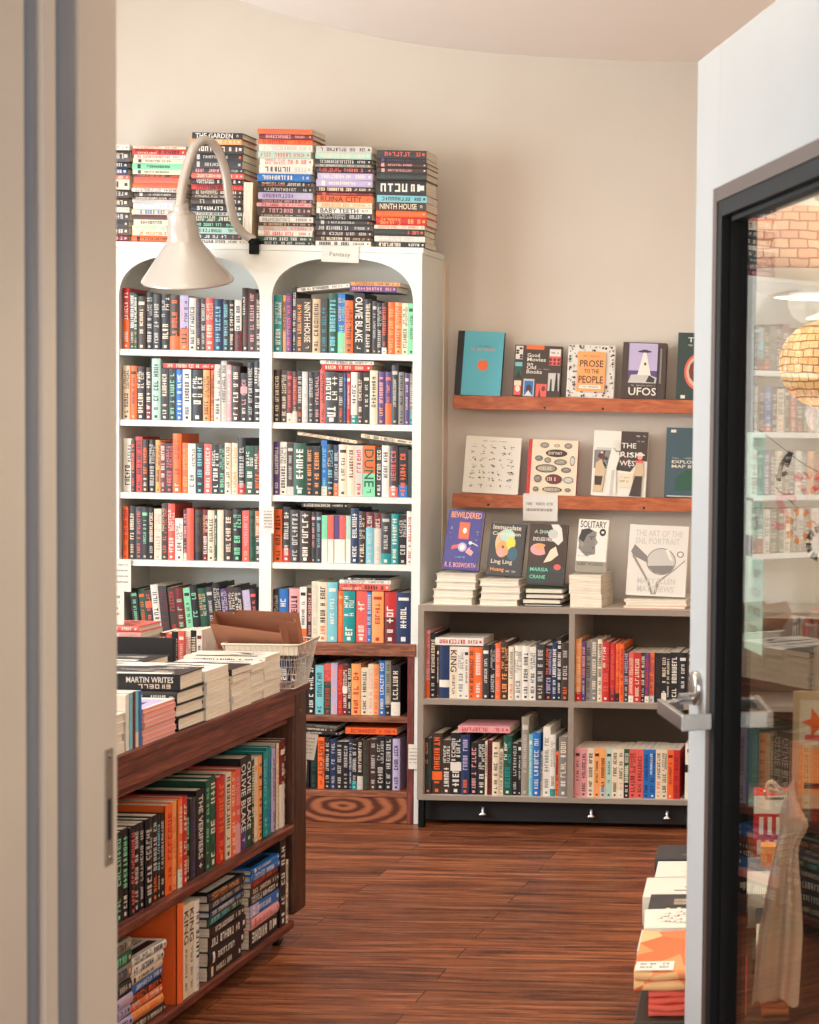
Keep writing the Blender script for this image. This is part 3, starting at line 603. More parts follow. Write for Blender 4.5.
# ------------------------------------------------------------------ books in the low case
YGB = YG + 0.02
KG = 6.42 / 1760 / 5.12
book_row("23 350 p r,32 335 K C,15 270 B C,53 270 N s x m:W0.28,42 268 C K b:C0.2 T:KING,35 268 W S,25 268 W B,27 268 O B,43 268 O W,37 280 D W,30 280 K s,28 290 O p,40 300 B o,30 275 C S,40 280 W S,40 280 W K,32 275 W K,48 290 D s,35 285 K L,27 300 N W,23 330 K W,40 300 B s", -1.9115, -1.385, YGB, 0.4776, KG, 'upper left cell of low case', 'books in the upper left cell of the low case', seed=31, d=0.17)
lying(-1.877, -1.70, YGB, 0.4776 + 0.196, 0.028, 0.15, 'W', 'R', 'thick white book with red lettering lying flat in the low case')
KR = 6.42 / 1760 / 5.85
book_row("35 375 o C,25 360 P p,30 360 S B,42 375 S C,28 375 C B,45 360 R r,35 355 R r,25 350 O R,27 350 O R,28 310 D L,30 300 r C,45 300 R C,25 300 B C,25 300 P R,30 300 O P,45 300 K B,30 300 K C,20 300 K C,55 305 K W,50 305 K W,50 300 B C,50 300 K C,60 300 M C,50 300 N C", -1.3605, -0.825, YGB, 0.4776, KR * 0.98, 'upper right cell of low case', 'books in the upper right cell of the low case', seed=32, d=0.17)
book_row("35 290 D G,55 315 B O m:O0.3,43 280 B W,57 320 K W m:W0.45,45 310 N L,42 270 K p,38 285 K W,12 280 C B,26 285 M K,37 275 C B,20 240 C K,45 310 G T,30 270 K s,20 280 K W,40 410 e s,20 320 t W,40 330 U W,12 230 s K,38 360 W S,28 320 W S,17 230 O K,50 310 S C", -1.9115, -1.385, YGB, 0.1226, KG, 'lower left cell of low case', 'books in the lower left cell of the low case', seed=33, d=0.17)
lying(-1.79, -1.60, YGB, 0.1226 + 0.231, 0.024, 0.15, 'p', 'R', 'pink patterned book lying flat across the lower left row')
book_row("30 290 p B,35 290 p B,35 290 C B,30 290 o B,32 290 o B,30 290 z B,32 290 C B,30 290 C B,28 290 G C,36 290 r M,36 290 r M,32 290 U N,32 290 U N,30 290 C B,30 290 C B,32 290 O M,32 290 R M", -1.3605, -0.974, YGB, 0.1226, KR, 'lower right cell of low case', 'uniform paperbacks in the lower right cell of the low case', seed=34, hard=False, jit=0.001, d=0.16)
book_row("70 330 W K m:K0.55,30 320 R C,40 300 K C,40 300 N W", -0.955, -0.825, YGB, 0.1226, KR, 'beside the uniform paperbacks', 'books beside the uniform paperbacks', seed=35)

# ------------------------------------------------------------------ stacks on top of the white bookcase
ZC = ZTOP + 0.0006; YT = YF + 0.012
book_stack("35 w S,75 B s,40 K W,45 N W,30 r C,65 C B,55 B s,60 B C,35 s C,50 B s,45 K s,50 B C,45 M p", -3.21, -3.022, YT, ZC, 2.476, 'stack beside the doorway jamb', 'stack on the bookcase beside the jamb', seed=41)
book_stack("20 C r,45 R K,27 W r,33 C B,45 g K,35 C G,20 B O,45 r O,35 O r,28 W K,35 B s,20 B C,25 s L,45 W t,40 C U,35 B M,42 C K,42 C g,32 C O,48 O K", -3.012, -2.815, YT, ZC, 2.474, 'pastel stack behind the lamp arm', 'pastel stack on the bookcase', seed=42)
book_stack("45 K W T:THE_GARDEN,40 o C,62 B W,50 K s,55 D s,35 D p,40 r C,40 K W,38 R K,35 B C,22 B C,50 B s,50 K W,25 s B,45 G C,40 K g,45 z G,40 D W,30 W K", -2.797, -2.607, YT, ZC, 2.527, 'stack framed by the lamp arm', 'stack framed by the lamp arm', seed=43)
book_stack("38 O r,38 M p,38 O R,50 W s,50 z r,48 W r,65 W B,58 U W,35 K C,42 K s,50 L P,28 B p,28 p R,55 B p,15 D C,42 W S,28 B k,35 s r,40 W r,35 G W,28 K s", -2.553, -2.353, YT, ZC, 2.546, 'tall orange-topped stack', 'tall orange-topped stack on the bookcase', seed=44)
book_stack("38 s B,40 z C,30 K s,18 S s,35 K r,40 L W,42 L W,30 B C,22 M r,42 O B T:RUINA_CITY,30 C o,35 W K T:BABY_TEETH,38 K s,32 D s,32 D s,35 B s,28 B C,30 W K", -2.343, -2.135, YT, ZC, 2.488, 'stack behind the paper sign', 'stack behind the paper sign', seed=45)
book_stack("42 D r,25 K P,28 B p,28 B p,40 D G,82 K W,38 t B,45 B C T:NINTH_HOUSE,35 O r,45 R o,20 C r,38 D G,32 W s,30 K C", -2.124, -1.938, YT, ZC, 2.478, 'endmost black-heavy stack', 'endmost stack on the bookcase', seed=46)
make_book(0.034, 0.225, 0.135, 'k', 'C', random.Random(5), False, ['x'], (-2.591, YT + 0.135, ZC), PI, -0.02 , label='thick paperback standing with its tan page edges out between two stacks', name='paperback_book')

for sh, (tk, sd) in enumerate((("30 260 K W,34 270 R C,28 250 G W,40 280 W K,30 262 B C,36 262 N W,30 260 K s,33 270 O W,28 262 D s,36 255 C B,30 262 K g,40 280 M W,30 260 K W,35 262 S K,30 270 K C,32 250 t K,30 262 D W", 61),
                                ("34 270 K W,30 262 O W,30 255 K s,38 262 W K,30 270 B C,40 262 K W,30 262 p B,30 262 G s,38 275 D s,30 262 R W,30 262 K s,36 255 C B,30 262 K W,34 262 U W,30 262 K s,36 262 s B", 62),
                                ("30 262 r K,40 262 W K,34 262 K s,30 255 G W,30 262 W B,36 262 K O,30 262 o B,36 262 D W,30 262 W K,34 262 K s,30 262 B C,38 262 C K,30 262 K W,34 262 P W,30 262 K s,34 262 W M", 63),
                                ("30 262 K s,34 262 W K,36 255 B C,30 262 K W,30 262 L K,34 262 W R,38 262 K s,30 262 s B,30 262 K W,34 262 C B,30 262 G W,36 262 K s,30 262 W K,34 262 M W,34 262 K s", 64))):
    book_row(tk, -3.655, -3.105, YBK, SHZ[sh] + 0.0006, K1, f"{['highest', 'second highest', 'third highest', 'fourth highest'][sh]} shelf far bay in door glass", f"books on the {['highest', 'second highest', 'third highest', 'fourth highest'][sh]} shelf of the far bay", seed=sd)

# ------------------------------------------------------------------ the walnut book table in front
TX, TY0, TY1 = -1.845, 3.05, 5.052
table = empty('book_table', (-2.27, 4.05, 0), label='dark walnut book table on casters with two shelves of books under its top', cat='table')
def tb(name, m, x0, x1, y0, y1, z0, z1, bevel=0.003, label=None):
    q = MB(); q.box(x0 + 2.27, x1 + 2.27, y0 - 4.05, y1 - 4.05, z0, z1); o = q.build(name, m, table, bevel=bevel)
    if label: o['label'] = label
    return o
tb('tabletop', M_TABLE_Y, -2.70, TX + 0.006, TY0 - 0.01, TY1 + 0.01, 0.714, 0.735)
tb('apron', M_TABLE_Y, TX - 0.022, TX, TY0 + 0.09, TY1 - 0.094, 0.652, 0.7138)
tb('apron', M_TABLE_Y, -2.69, -2.668, TY0 + 0.09, TY1 - 0.094, 0.652, 0.7138)
tb('apron', M_TABLE_Y, -2.60, TX - 0.09, TY1 - 0.03, TY1 - 0.01, 0.652, 0.7138)
tb('rail', M_TABLE_Y, TX - 0.045, TX - 0.022, TY0 + 0.09, TY1 - 0.094, 0.628, 0.668)
for x0, x1 in ((TX - 0.09, TX), (-2.69, -2.60)):
    for y0, y1 in ((TY1 - 0.094, TY1), (TY0, TY0 + 0.09)):
        tb('leg', M_TABLE_Z, x0, x1, y0, y1, 0.078, 0.7138, 0.008)
tb('end_panel', M_TABLE_Z, -2.60, TX - 0.09, TY1 - 0.028, TY1 - 0.012, 0.09, 0.652); tb('end_panel', M_TABLE_Z, -2.60, TX - 0.09, TY0 + 0.01, TY0 + 0.026, 0.09, 0.652)
tb('partition', M_TABLE_Z, -2.285, -2.265, TY0 + 0.03, TY1 - 0.03, 0.066, 0.7138)
tb('shelf', M_TABLE_Y, -2.685, TX, TY0 + 0.091, TY1 - 0.095, 0.318, 0.341)
tb('shelf', M_TABLE_Y, -2.685, TX, TY0 + 0.03, TY1 - 0.095, 0.043, 0.066)
for cx, cy in ((-1.885, 4.93), (-2.645, 4.93), (-1.885, 3.15), (-2.645, 3.15)):
    x, y = cx + 2.27, cy - 4.05
    q = MB(); q.box(x - 0.02, x + 0.02, y - 0.022, y + 0.022, 0.0385, 0.0428); q.box(x - 0.013, x - 0.011, y - 0.012, y + 0.012, 0.016, 0.0385); q.box(x + 0.011, x + 0.013, y - 0.012, y + 0.012, 0.016, 0.0385)
    cs = q.build('caster', M_STEEL, table)
    q = MB(); q.lathe([(0.006, -0.0105), (0.019, -0.0105), (0.021, -0.008), (0.021, 0.008), (0.019, 0.0105), (0.006, 0.0105)], 28, mtx=Matrix.Translation((x, y, 0.0212)) @ Matrix.Rotation(PI / 2, 4, 'Y')); wl = q.build('wheel', M_BLACK2, cs)
    q = MB(); q.lathe([(0.0, 0.0112), (0.009, 0.0112), (0.01, 0.009)], 20, mtx=Matrix.Translation((x, y, 0.0212)) @ Matrix.Rotation(PI / 2, 4, 'Y')); q.build('hub', M_STEEL, cs)
for z0, y0 in ((0.0, 0.0),):
    q = MB(); q.lathe([(0.0, 0.002), (0.0025, 0.001), (0.003, 0)], 12, mtx=Matrix.Translation((0.425, 0.95, 0.66)) @ Matrix.Rotation(PI / 2, 4, 'Y')); q.build('screw', M_STEEL, table)
# books on its upper shelf, spines to the aisle
book_row("28 205 K s,30 205 B C,28 205 K W,26 205 D s,16 205 O W,25 208 K g,30 208 K g,31 210 K g,27 206 K r,28 206 K s,24 206 K s,36 208 K s,29 208 K s,17 204 K t,23 202 K s,41 218 O R,26 218 o O,26 219 O C,28 219 R C,21 209 K g,32 205 D P,53 218 K W T:THE_VERIFIERS,25 232 G g,46 236 G C,52 226 R O,35 226 C K,27 222 O C,36 226 r p b:p0.35,41 247 K W T:OLIVIE_BLAKE b:P0.25,33 247 K W T:OLIVIE_BLAKE b:G0.25,19 228 G C,24 232 C o,34 230 o M,29 238 T t,35 243 T U,30 235 L S,20 243 C o,41 246 M W b:W0.5,15 246 B C",
         3.782, 4.955, TX - 0.022, 0.3416, 0.001, 'table upper shelf', 'books on the upper shelf of the table', seed=51, axis='y', d=0.155, jit=0.004, tail='near end')
def top_cover(r, t, c):
    """printed shapes on the upper cover of a lying book"""
    dk = 'K' if c not in 'KDNBG' else 'W'; seed = r.random()
    def cov(q, xx, d, h, e):
        rr = random.Random(seed); X = t / 2 + 0.0002
        f = lambda a0, a1, b0, b1, cc: q.face([(X, a0 * d, b0 * h), (X, a1 * d, b0 * h), (X, a1 * d, b1 * h), (X, a0 * d, b1 * h)], cc)
        f(.08, .24, .12, .88, dk); X += .0001
        for k in range(9): b = rr.uniform(.3, .8); f(.32 + .06 * k, .35 + .06 * k, rr.uniform(.1, b - .1), b, rr.choice([dk, dk, 'S']))
    return cov
def pile(cx, cy, z, toks, ztop, ln, d, rz, where, group, seed=1, jit=0.008, noun='book', hard=None, st=()):
    r = random.Random(seed); L = [tk.split() for tk in toks.split(',')]; tot = sum(float(a[0]) for a in L); n = len(L); zz = z
    for i in range(n - 1, -1, -1):
        a = L[i]; t = float(a[0]) / tot * (ztop - z); a_ = rz + r.uniform(-0.03, 0.03); dd = d * r.uniform(0.97, 1.0)
        R = Matrix.Rotation(a_, 3, 'Z'); off = R @ Vector((0, dd / 2, 0)); jx, jy = r.uniform(-jit, jit), r.uniform(-jit, jit)
        pos = 'only one' if n == 1 else 'topmost' if i == 0 else 'lowest' if i == n - 1 else ORD[i] + ' from top'
        make_book(t - 0.0005, ln * r.uniform(0.97, 1.0), dd, a[1], a[2] if len(a) > 2 else 'W', r, (r.random() < 0.5) if hard is None else hard, a[3:], (cx - off.x + jx, cy - off.y + jy, zz + 0.0003), a_, 0, lie=True, cover=top_cover(r, t, a[1]) if i == 0 else None,
                  label=f"{CN[a[1]]} {noun} lying flat, {pos} {where}", group=group)
        zz += t
# lower shelf: from the near end
zs = 0.0666
pile(-1.93, 3.885, zs, "28 e K,30 G g,34 S N,30 K s,26 L N,26 L N,26 L K,26 s K", 0.300, 0.21, 0.145, PI / 2, 'near pile on table lower shelf', 'near pile on the lower table shelf', 71, 0.004, hard=True)
pile(-1.945, 4.095, zs, "24 W K,30 W K,22 C K,24 U W,24 K O,26 O W,28 o O,20 B C", 0.238, 0.17, 0.15, PI / 2, 'pale pile on table lower shelf', 'pale pile on the lower table shelf', 72, 0.005)
book_row("34 246 O K x,30 232 C K T:KING,30 232 C K T:KING,30 228 W K", 4.212, 4.338, TX - 0.006, zs, 0.001, 'standing on table lower shelf', 'books standing on the lower table shelf', seed=73, axis='y', d=0.165, jit=0.001, hard=True, tail='near end')
pile(-1.925, 4.50, zs, "24 K o,22 D s,18 N s,26 G t,26 K W,40 K W,42 K W,38 K C", 0.288, 0.228, 0.15, PI / 2, 'black pile on table lower shelf', 'black pile on the lower table shelf', 74, 0.004)
pile(-1.925, 4.755, zs, "18 U W,22 U W,18 M O,24 B C,26 K W,36 U W t:L0.3,34 p r,58 K W", 0.285, 0.195, 0.15, PI / 2, 'blue-topped pile on table lower shelf', 'blue-topped pile on the lower table shelf', 75, 0.004)
book_row("45 246 K W,18 180 C B", 4.870, 4.932, TX - 0.008, zs, 0.001, 'beside the blue-topped pile', 'books standing beside the blue-topped pile', seed=76, axis='y', d=0.15, jit=0.001, tail='near end')
# on the tabletop: piles of new books, tail edges to the aisle
zt = 0.7356
tops = [("32 K W T:MARTIN_WRITES q,26 K W,26 K W,26 K W", 4.280, 0.872, 0.150), ("24 W K,26 W K,26 W K,26 W K", 4.434, 0.860, 0.146), ("17 K W,17 C K,17 C K,17 W K,17 W K,17 W K", 4.583, 0.843, 0.122),
        ("20 W K,20 W K,20 W K,22 W K,22 W K", 4.690, 0.838, 0.090), ("22 W K,20 w K,20 W K,20 W K,24 W K", 4.797, 0.846, 0.118)]
names = ['pile with the bold-lettered spine', 'second edge pile', 'many-layered edge pile', 'narrow edge pile', 'edge pile by the basket']
for i, (tk, cy, zz, d) in enumerate(tops):
    pile(-1.957, cy, zt, tk, zz, 0.225, d, 0.0, names[i] + ' on table', names[i], 80 + i, 0.0035, hard=(i == 0))
for i, (tk, cy, cx, zz) in enumerate((("26 K K,26 W K,28 W K", 4.30, -2.20, 0.862), ("26 W K,26 s K,26 W K", 4.47, -2.20, 0.855), ("26 K W,26 W K,26 W K,20 W K", 4.64, -2.20, 0.852), ("30 W K,30 W U,26 W K,24 W K", 4.33, -2.45, 0.885), ("26 s K,26 W K,26 C K", 4.55, -2.45, 0.835))):
    pile(cx, cy, zt, tk, zz, 0.22, 0.145, 0.0, ['inner pile next to bold-lettered pile', 'middle inner pile', 'inner pile towards the basket', 'far-side pile', 'second far-side pile'][i] + ' on table', 'inner piles on the table', 90 + i, 0.006)
# pictures printed on the upper covers of the edge piles
# magazines with pink pages
M_PINK = mat('pink_page_edges', (236, 160, 146), 0.85)
r = random.Random(3)
for i in range(8):
    q = MB(); t = 0.0104; sag = lambda x: 0.0
    top = i == 7; c = 'r' if i == 6 else ('W' if top else 'p')
    w2, dd = 0.215, 0.168
    q.box(-w2 / 2, w2 / 2, -dd / 2, dd / 2, 0, 0.0009, 'w'); q.box(-w2 / 2, w2 / 2, -dd / 2, dd / 2, t - 0.0011, t - 0.0002, c)
    if top:
        q.face([(0.0, -0.07, t), (0.1, -0.07, t), (0.1, 0.06, t), (0.0, 0.06, t)], 'L'); q.face([(0.03, -0.05, t + .0002), (0.08, -0.05, t + .0002), (0.07, 0.02, t + .0002)], 'N')
    o = q.build('magazine', M_COVER); o.location = (-1.953 + r.uniform(-.003, .003), 4.108 + r.uniform(-.002, .002), zt + i * t); o.rotation_euler = (0, 0, r.uniform(-.02, .02))
    q = MB(); q.box(-w2 / 2 + .001, w2 / 2 - .001, -dd / 2 + .001, dd / 2 - .001, 0.001, t - 0.0012); q.build('page_block', M_PINK, o)
    tag(o, f"pink-paged magazine {'lying topmost with lavender cover' if top else 'with coral cover just under the topmost' if i == 6 else 'lowest' if i == 0 else ORD[7 - i] + ' from top'} in the table edge pile", 'magazine', 'pink-paged magazines on the table edge')
book_row("16 128 W K x,16 130 t W x,14 130 M W x,16 130 t W x,14 128 U W x", 3.944, 4.020, TX - 0.004, zt, 0.001, 'slim row at table edge', 'slim books standing at the table edge', seed=95, axis='y', d=0.19, jit=0.001, hard=False, tail='near end')
pile(-1.955, 3.865, zt, "22 W K,22 W K,22 W K,22 W K", 0.826, 0.215, 0.145, 0.0, 'white pile by the slim row on table', 'white pile by the slim row', 96, 0.003)
# further back on the table
def cover_back(q, x, d, h, e): pass
make_book(0.014, 0.15, 0.20, 'K', 'W', random.Random(4), True, ['x'], (-2.115, 4.80, zt), PI / 2 - 0.02, 0, label='wide black book standing on edge behind the white piles on the table')
book_row("16 152 B p,14 150 r C,16 156 K W,16 158 r W,14 158 W r,14 160 K C,14 162 W M", -2.205, -2.085, 4.90, zt, 0.001, 'coral row at back of table', 'small coral and black books standing at the back of the table', seed=97, d=0.10, hard=False)
pile(-2.335, 4.955, zt, "14 r W,14 p W,26 W K,28 C K,28 W K,28 K W", 0.906, 0.17, 0.14, 0.0, 'coral-topped tall pile on table', 'coral-topped tall pile at the back of the table', 98, 0.005)
def easel_card(loc, wd, ht, label, rz=0.0, rows=4, tilt=-0.15):
    q = MB(); q.box(-wd / 2, wd / 2, -0.001, 0.001, 0, ht, 'W'); q.prism([(0.001, ht * 0.7), (0.001, ht * 0.66), (ht * 0.3, 0.0), (ht * 0.3 + 0.002, 0.0)], -0.004, 0.004, 'x', 'W')
    rr = random.Random(int(ht * 1e4))
    for k in range(rows):
        for a0, a1, b0, b1 in line_marks(rr, -wd * .38, wd * .38, ht * (.75 - .16 * k), ht * (.75 - .16 * k) + ht * 0.07, ht * .05): q.face([(a0, -.0014, b0), (a1, -.0014, b0), (a1, -.0014, b1), (a0, -.0014, b1)], 'S')
    o = q.build('notice_card', M_MATTE); o.location = loc; o.rotation_euler = (0.0, 0, rz); return tag(o, label, 'card')
easel_card((-2.35, 4.91, 0.9062), 0.085, 0.10, 'white notice card standing on the coral-topped pile on the table')

# ------------------------------------------------------------------ wire basket of kraft bags on the far corner of the table
bk = empty('wire_basket', (-1.912, 4.952, 0.7358), 0.05, label='cream wire basket of kraft bags on the corner of the walnut table', cat='basket')
def sq(h, wx, wy, dz=0.0, n=14):
    o = []
    for k in range(4 * n):
        a, b = divmod(k, n); f = b / n * 2 - 1
        p = [(f, -1), (1, f), (-f, 1), (-1, -f)][a]; o.append((p[0] * wx, p[1] * wy, h + dz * math.sin(k * 0.9)))
    return o
B0, B1, HB = (0.085, 0.062), (0.106, 0.085), 0.128
lo = sq(0.003, *B0); hi = sq(HB, *B1); n = len(lo)
q = MB(); q.tube(hi, 0.0032, 6, closed=True); q.build('rim', M_WIRE, bk)
q = MB(); q.tube(lo, 0.002, 6, closed=True)
for i in range(n):
    q.tube([lo[i], [(a + b) / 2 for a, b in zip(lo[i], hi[(i + 1) % n])], hi[i]], 0.0011, 5)
for k in range(7): q.tube([(-B0[0] + 2 * B0[0] * k / 6, -B0[1], 0.003), (-B0[0] + 2 * B0[0] * k / 6, B0[1], 0.003)], 0.0012, 5)
for f in (0.33, 0.66): q.tube([[a * (1 - f) + b * f for a, b in zip(p, p2)] for p, p2 in zip(lo, hi)], 0.0012, 5, closed=True)
o = q.build('wires', M_WIRE, bk)
for sx in (1,):
    q = MB(); q.tube(shade_spline([(0.106 * sx, -0.05, HB), (0.128 * sx, -0.03, HB + 0.012), (0.13 * sx, 0.02, HB + 0.012), (0.106 * sx, 0.045, HB)], 5), 0.002, 6); q.build('handle', M_WIRE, bk)
q = MB(); q.prism([(-0.098, HB - .03), (0.098, HB - .03), (0.1, HB - .002), (-0.1, HB - .002)], -0.078, -0.0765, 'y', 'W'); q.build('liner', M_PAPER, bk)
def kraft(loc, rz, rx, ry, wd, ht, dp, label):
    q = MB(); A = [(-wd / 2, 0), (wd / 2, 0), (wd / 2 * 1.03, ht), (-wd / 2 * 1.03, ht + 0.006)]
    f = [(x, -dp / 2, z) for x, z in A]; b = [(x, dp / 2, z + 0.01) for x, z in A]
    q.face(f); q.face(b[::-1]); q.face([f[0], b[0], b[1], f[1]])
    for i, j in ((1, 2), (3, 0)):   # gussets folded inwards
        m0 = [(f[i][k] + b[i][k]) / 2 for k in range(3)]; m1 = [(f[j][k] + b[j][k]) / 2 for k in range(3)]
        s_ = -0.012 if i == 1 else 0.012; m0[0] += s_ * 0.4; m1[0] += s_
        q.face([f[i], m0, m1, f[j]]); q.face([m0, b[i], b[j], m1])
    q.box(f[3][0], f[2][0], -dp / 2 - 0.0008, -dp / 2, ht - 0.012, ht - 0.001)
    o = q.build('kraft_bag', M_KRAFT); o.location = loc; o.rotation_euler = (rx, ry, rz); return tag(o, label, 'paper bag', 'kraft bags in the wire basket')
kraft((-1.955, 4.945, 0.845), 0.03, 0.75, 0.10, 0.19, 0.105, 0.04, 'brown kraft bag leaning in front in the wire basket')
kraft((-1.925, 4.995, 0.835), 0.0, 0.45, 0.0, 0.175, 0.105, 0.03, 'brown kraft bag standing behind the other bag in the basket')
for c_, sz, a, lab in (((-1.841, 5.056, 0.508), (0.045, 0.075), 0.16, 'white handwritten price card clipped high on the table leg'), ((-1.852, 5.0565, 0.428), (0.02, 0.075), 0.05, 'narrow white card just below the price card on the leg')):
    q = MB(); w_, h_ = sz; q.box(-w_ / 2, w_ / 2, -0.0008, 0.0008, 0, h_, 'W'); rr = random.Random(4)
    for k in range(5):
        for a0, a1, b0, b1 in line_marks(rr, -w_ * .38, w_ * .38, h_ * (.8 - .14 * k), h_ * (.8 - .14 * k) + h_ * 0.05, h_ * .045): q.face([(a0, -.0012, b0), (a1, -.0012, b0), (a1, -.0012, b1), (a0, -.0012, b1)], 'S')
    o = q.build('price_card', M_MATTE); o.location = (c_[0] - 0.010, c_[1] - 0.001 + 0.004, c_[2]); o.rotation_euler = (0, a, 0.35); tag(o, lab, 'card', 'cards on the table leg')

# ------------------------------------------------------------------ paper signs
def sign(loc, wd, ht, label, text=None, rows=2, rot=(0, 0, 0), colr='w', ink='e', name='paper_sign', seed=1, flap=False):
    q = MB(); q.box(-wd / 2, wd / 2, -0.001, 0, -ht, 0, colr)
    if flap: q.box(-wd / 2, wd / 2, -0.001, 0.05, 0.0, 0.001, colr)
    if text: q.text(text, lambda u, v: (-wd * .28 + u * wd * .56, -0.0016, -ht * .72 + v * ht * .36), ink)
    else:
        rr = random.Random(seed)
        for k in range(rows):
            z0 = -ht * (.42 + .22 * k) if rows < 4 else -ht * (.2 + .7 * k / rows)
            for a0, a1, b0, b1 in line_marks(rr, -wd * .4, wd * .4, z0, z0 + ht * (.1 if rows < 4 else .045), wd * .045): q.face([(a0, -.0014, b0), (a1, -.0014, b0), (a1, -.0014, b1), (a0, -.0014, b1)], ink)
    o = q.build(name, M_MATTE); o.location = loc; o.rotation_euler = rot; return tag(o, label, 'sign')
sign((-2.243, YF - 0.0056, 2.122), 0.136, 0.058, 'small white sign reading Fantasy on the top edge of the bookcase', 'Fantasy', flap=False, rot=(0, 0.02, 0))
sign((-1.552, YW - 0.1195, 1.226), 0.131, 0.103, 'white two-line sign on the lip of the lower wall shelf')
sign((-2.503, YF - 0.0052, 1.166), 0.040, 0.098, 'narrow white list card on the post between the two arched bays', rows=6, name='shelf_card')
sign((-1.962, YF - 0.0135, 0.300), 0.036, 0.092, 'white price card at the edge of the brown wooden base', rows=5, name='shelf_card', colr='W')
sign((-3.045, YF - 0.0052, 0.962), 0.075, 0.12, 'white paper notice on the bookcase post by the doorway jamb', rows=4, name='shelf_card', colr='W')

# ------------------------------------------------------------------ gooseneck lamp clamped on the bookcase
lamp = empty('gooseneck_lamp', (-2.553, 6.445, 2.126), label='cream enamel gooseneck lamp hanging over the bookcase top', cat='lamp')
LO = Vector((-2.553, 6.445, 2.126))
arm = [(-2.716, 6.2, 2.228), (-2.712, 6.212, 2.307), (-2.693, 6.225, 2.397), (-2.676, 6.24, 2.448), (-2.650, 6.265, 2.466), (-2.628, 6.3, 2.441), (-2.616, 6.34, 2.369), (-2.614, 6.37, 2.275), (-2.607, 6.40, 2.201), (-2.583, 6.43, 2.155), (-2.552, 6.445, 2.139)]
q = MB(); q.tube([Vector(p) - LO for p in shade_spline(arm, 6)], 0.0155, 14); q.build('arm', M_ENAMEL, lamp)
q = MB(); q.lathe([(0.0, 0.016), (0.018, 0.016), (0.021, 0.01), (0.022, 0.0005)], 24); q.box(-0.015, 0.015, -0.012, 0.006, -0.04, 0.0004); q.build('clamp', M_BLACK, lamp)
mt = Matrix.Translation(Vector((-2.716, 6.2, 2.235)) - LO) @ Matrix.Rotation(0.28, 4, 'X') @ Matrix.Rotation(0.02, 4, 'Y')
prof = [(0.017, 0.0), (0.024, -0.003), (0.026, -0.018), (0.026, -0.028), (0.044, -0.034), (0.047, -0.040), (0.047, -0.075), (0.052, -0.08), (0.052, -0.122), (0.056, -0.128), (0.060, -0.140), (0.100, -0.196), (0.140, -0.252), (0.150, -0.266), (0.153, -0.272), (0.151, -0.276), (0.147, -0.270), (0.136, -0.252), (0.096, -0.196), (0.055, -0.140), (0.04, -0.13), (0.0, -0.128)]
q = MB(); q.lathe(prof[4:], 64, mtx=mt); sd = q.build('lamp_shade', M_ENAMEL, lamp)
q = MB(); q.lathe([(0.017, 0.004)] + prof[:5] + [(0.0, -0.034)], 32, mtx=mt); q.build('socket_collar', M_ENAMEL, lamp)
q = MB(); q.lathe([(0.0, -0.225), (0.02, -0.22), (0.03, -0.2), (0.028, -0.175), (0.014, -0.145), (0.013, -0.13)], 24, mtx=mt); q.build('bulb', M_PAPER, lamp)

# ------------------------------------------------------------------ books shown face out
def face_out(x0, x1, y, z, h, t, c, label, art, rz=0.0, pitch=-0.13, spine_c=None, spine_w=0.0, roll=0.0, hard=True, cat='book', name=None):
    """front cover towards -Y; art(B) draws on it through B.r / B.d / B.t in 0..1 units"""
    wd = x1 - x0
    q = MB(); b = 0.0025 if hard else 0.0008
    q.box(0, wd, 0, b, 0, h, c); q.box(0, wd, t - b, t, 0, h, spine_c or c); q.box(-0.0012, b, 0.0002, t - 0.0002, 0, h, spine_c or c)
    class B: pass
    lay = [0.0003]
    def P(u, v): return (u * wd, -lay[0], v * h)
    def r_(u0, u1, v0, v1, cc, slant=0.0): lay[0] += 0.00006; q.face([P(u0, v0), P(u1, v0), P(u1 + slant, v1), P(u0 + slant, v1)], cc)
    def d_(u, v, ru, rv, cc, n=24, a0=0.0): lay[0] += 0.00006; q.face([P(u + ru * math.cos(2 * PI * k / n + a0), v + rv * math.sin(2 * PI * k / n + a0)) for k in range(n)], cc)
    def p_(pts, cc): lay[0] += 0.00006; q.face([P(*p) for p in pts], cc)
    def t_(s_, u0, u1, v0, v1, cc): lay[0] += 0.00006; q.text(s_, lambda a, bb: P(u0 + a * (u1 - u0), v0 + bb * (v1 - v0)), cc)
    def l_(u0, u1, v0, v1, cc, pitch_=0.05, seed=1):
        lay[0] += 0.00006
        for a0, a1, b0, b1 in line_marks(random.Random(seed), u0, u1, v0, v1, pitch_): q.face([P(a0, b0), P(a1, b0), P(a1, b1), P(a0, b1)], cc)
    B.r, B.d, B.p, B.t, B.l = r_, d_, p_, t_, l_
    if spine_w: r_(0, spine_w, 0, 1, spine_c)
    art(B)
    o = q.build(name or 'display_book', M_COVER)
    q = MB(); q.box(b, wd - 0.003, b, t - b, 0.003, h - 0.003); q.build('page_block', mat_page_side, o)
    o.matrix_world = Matrix.Translation((x0, y, z + t * math.sin(abs(pitch)) + wd * max(0, math.sin(roll)))) @ Matrix.Rotation(rz, 4, 'Z') @ Matrix.Rotation(pitch, 4, 'X') @ Matrix.Rotation(roll, 4, 'Y')
    return tag(o, label, cat)
mat_page_side = M_PAGE
def a_cyan(B):
    B.l(.3, .85, .70, .735, 'p', .02, 1); B.l(.42, .7, .755, .78, 'T', .02, 2); B.d(.575, .47, .115, .083, 'O', 32)
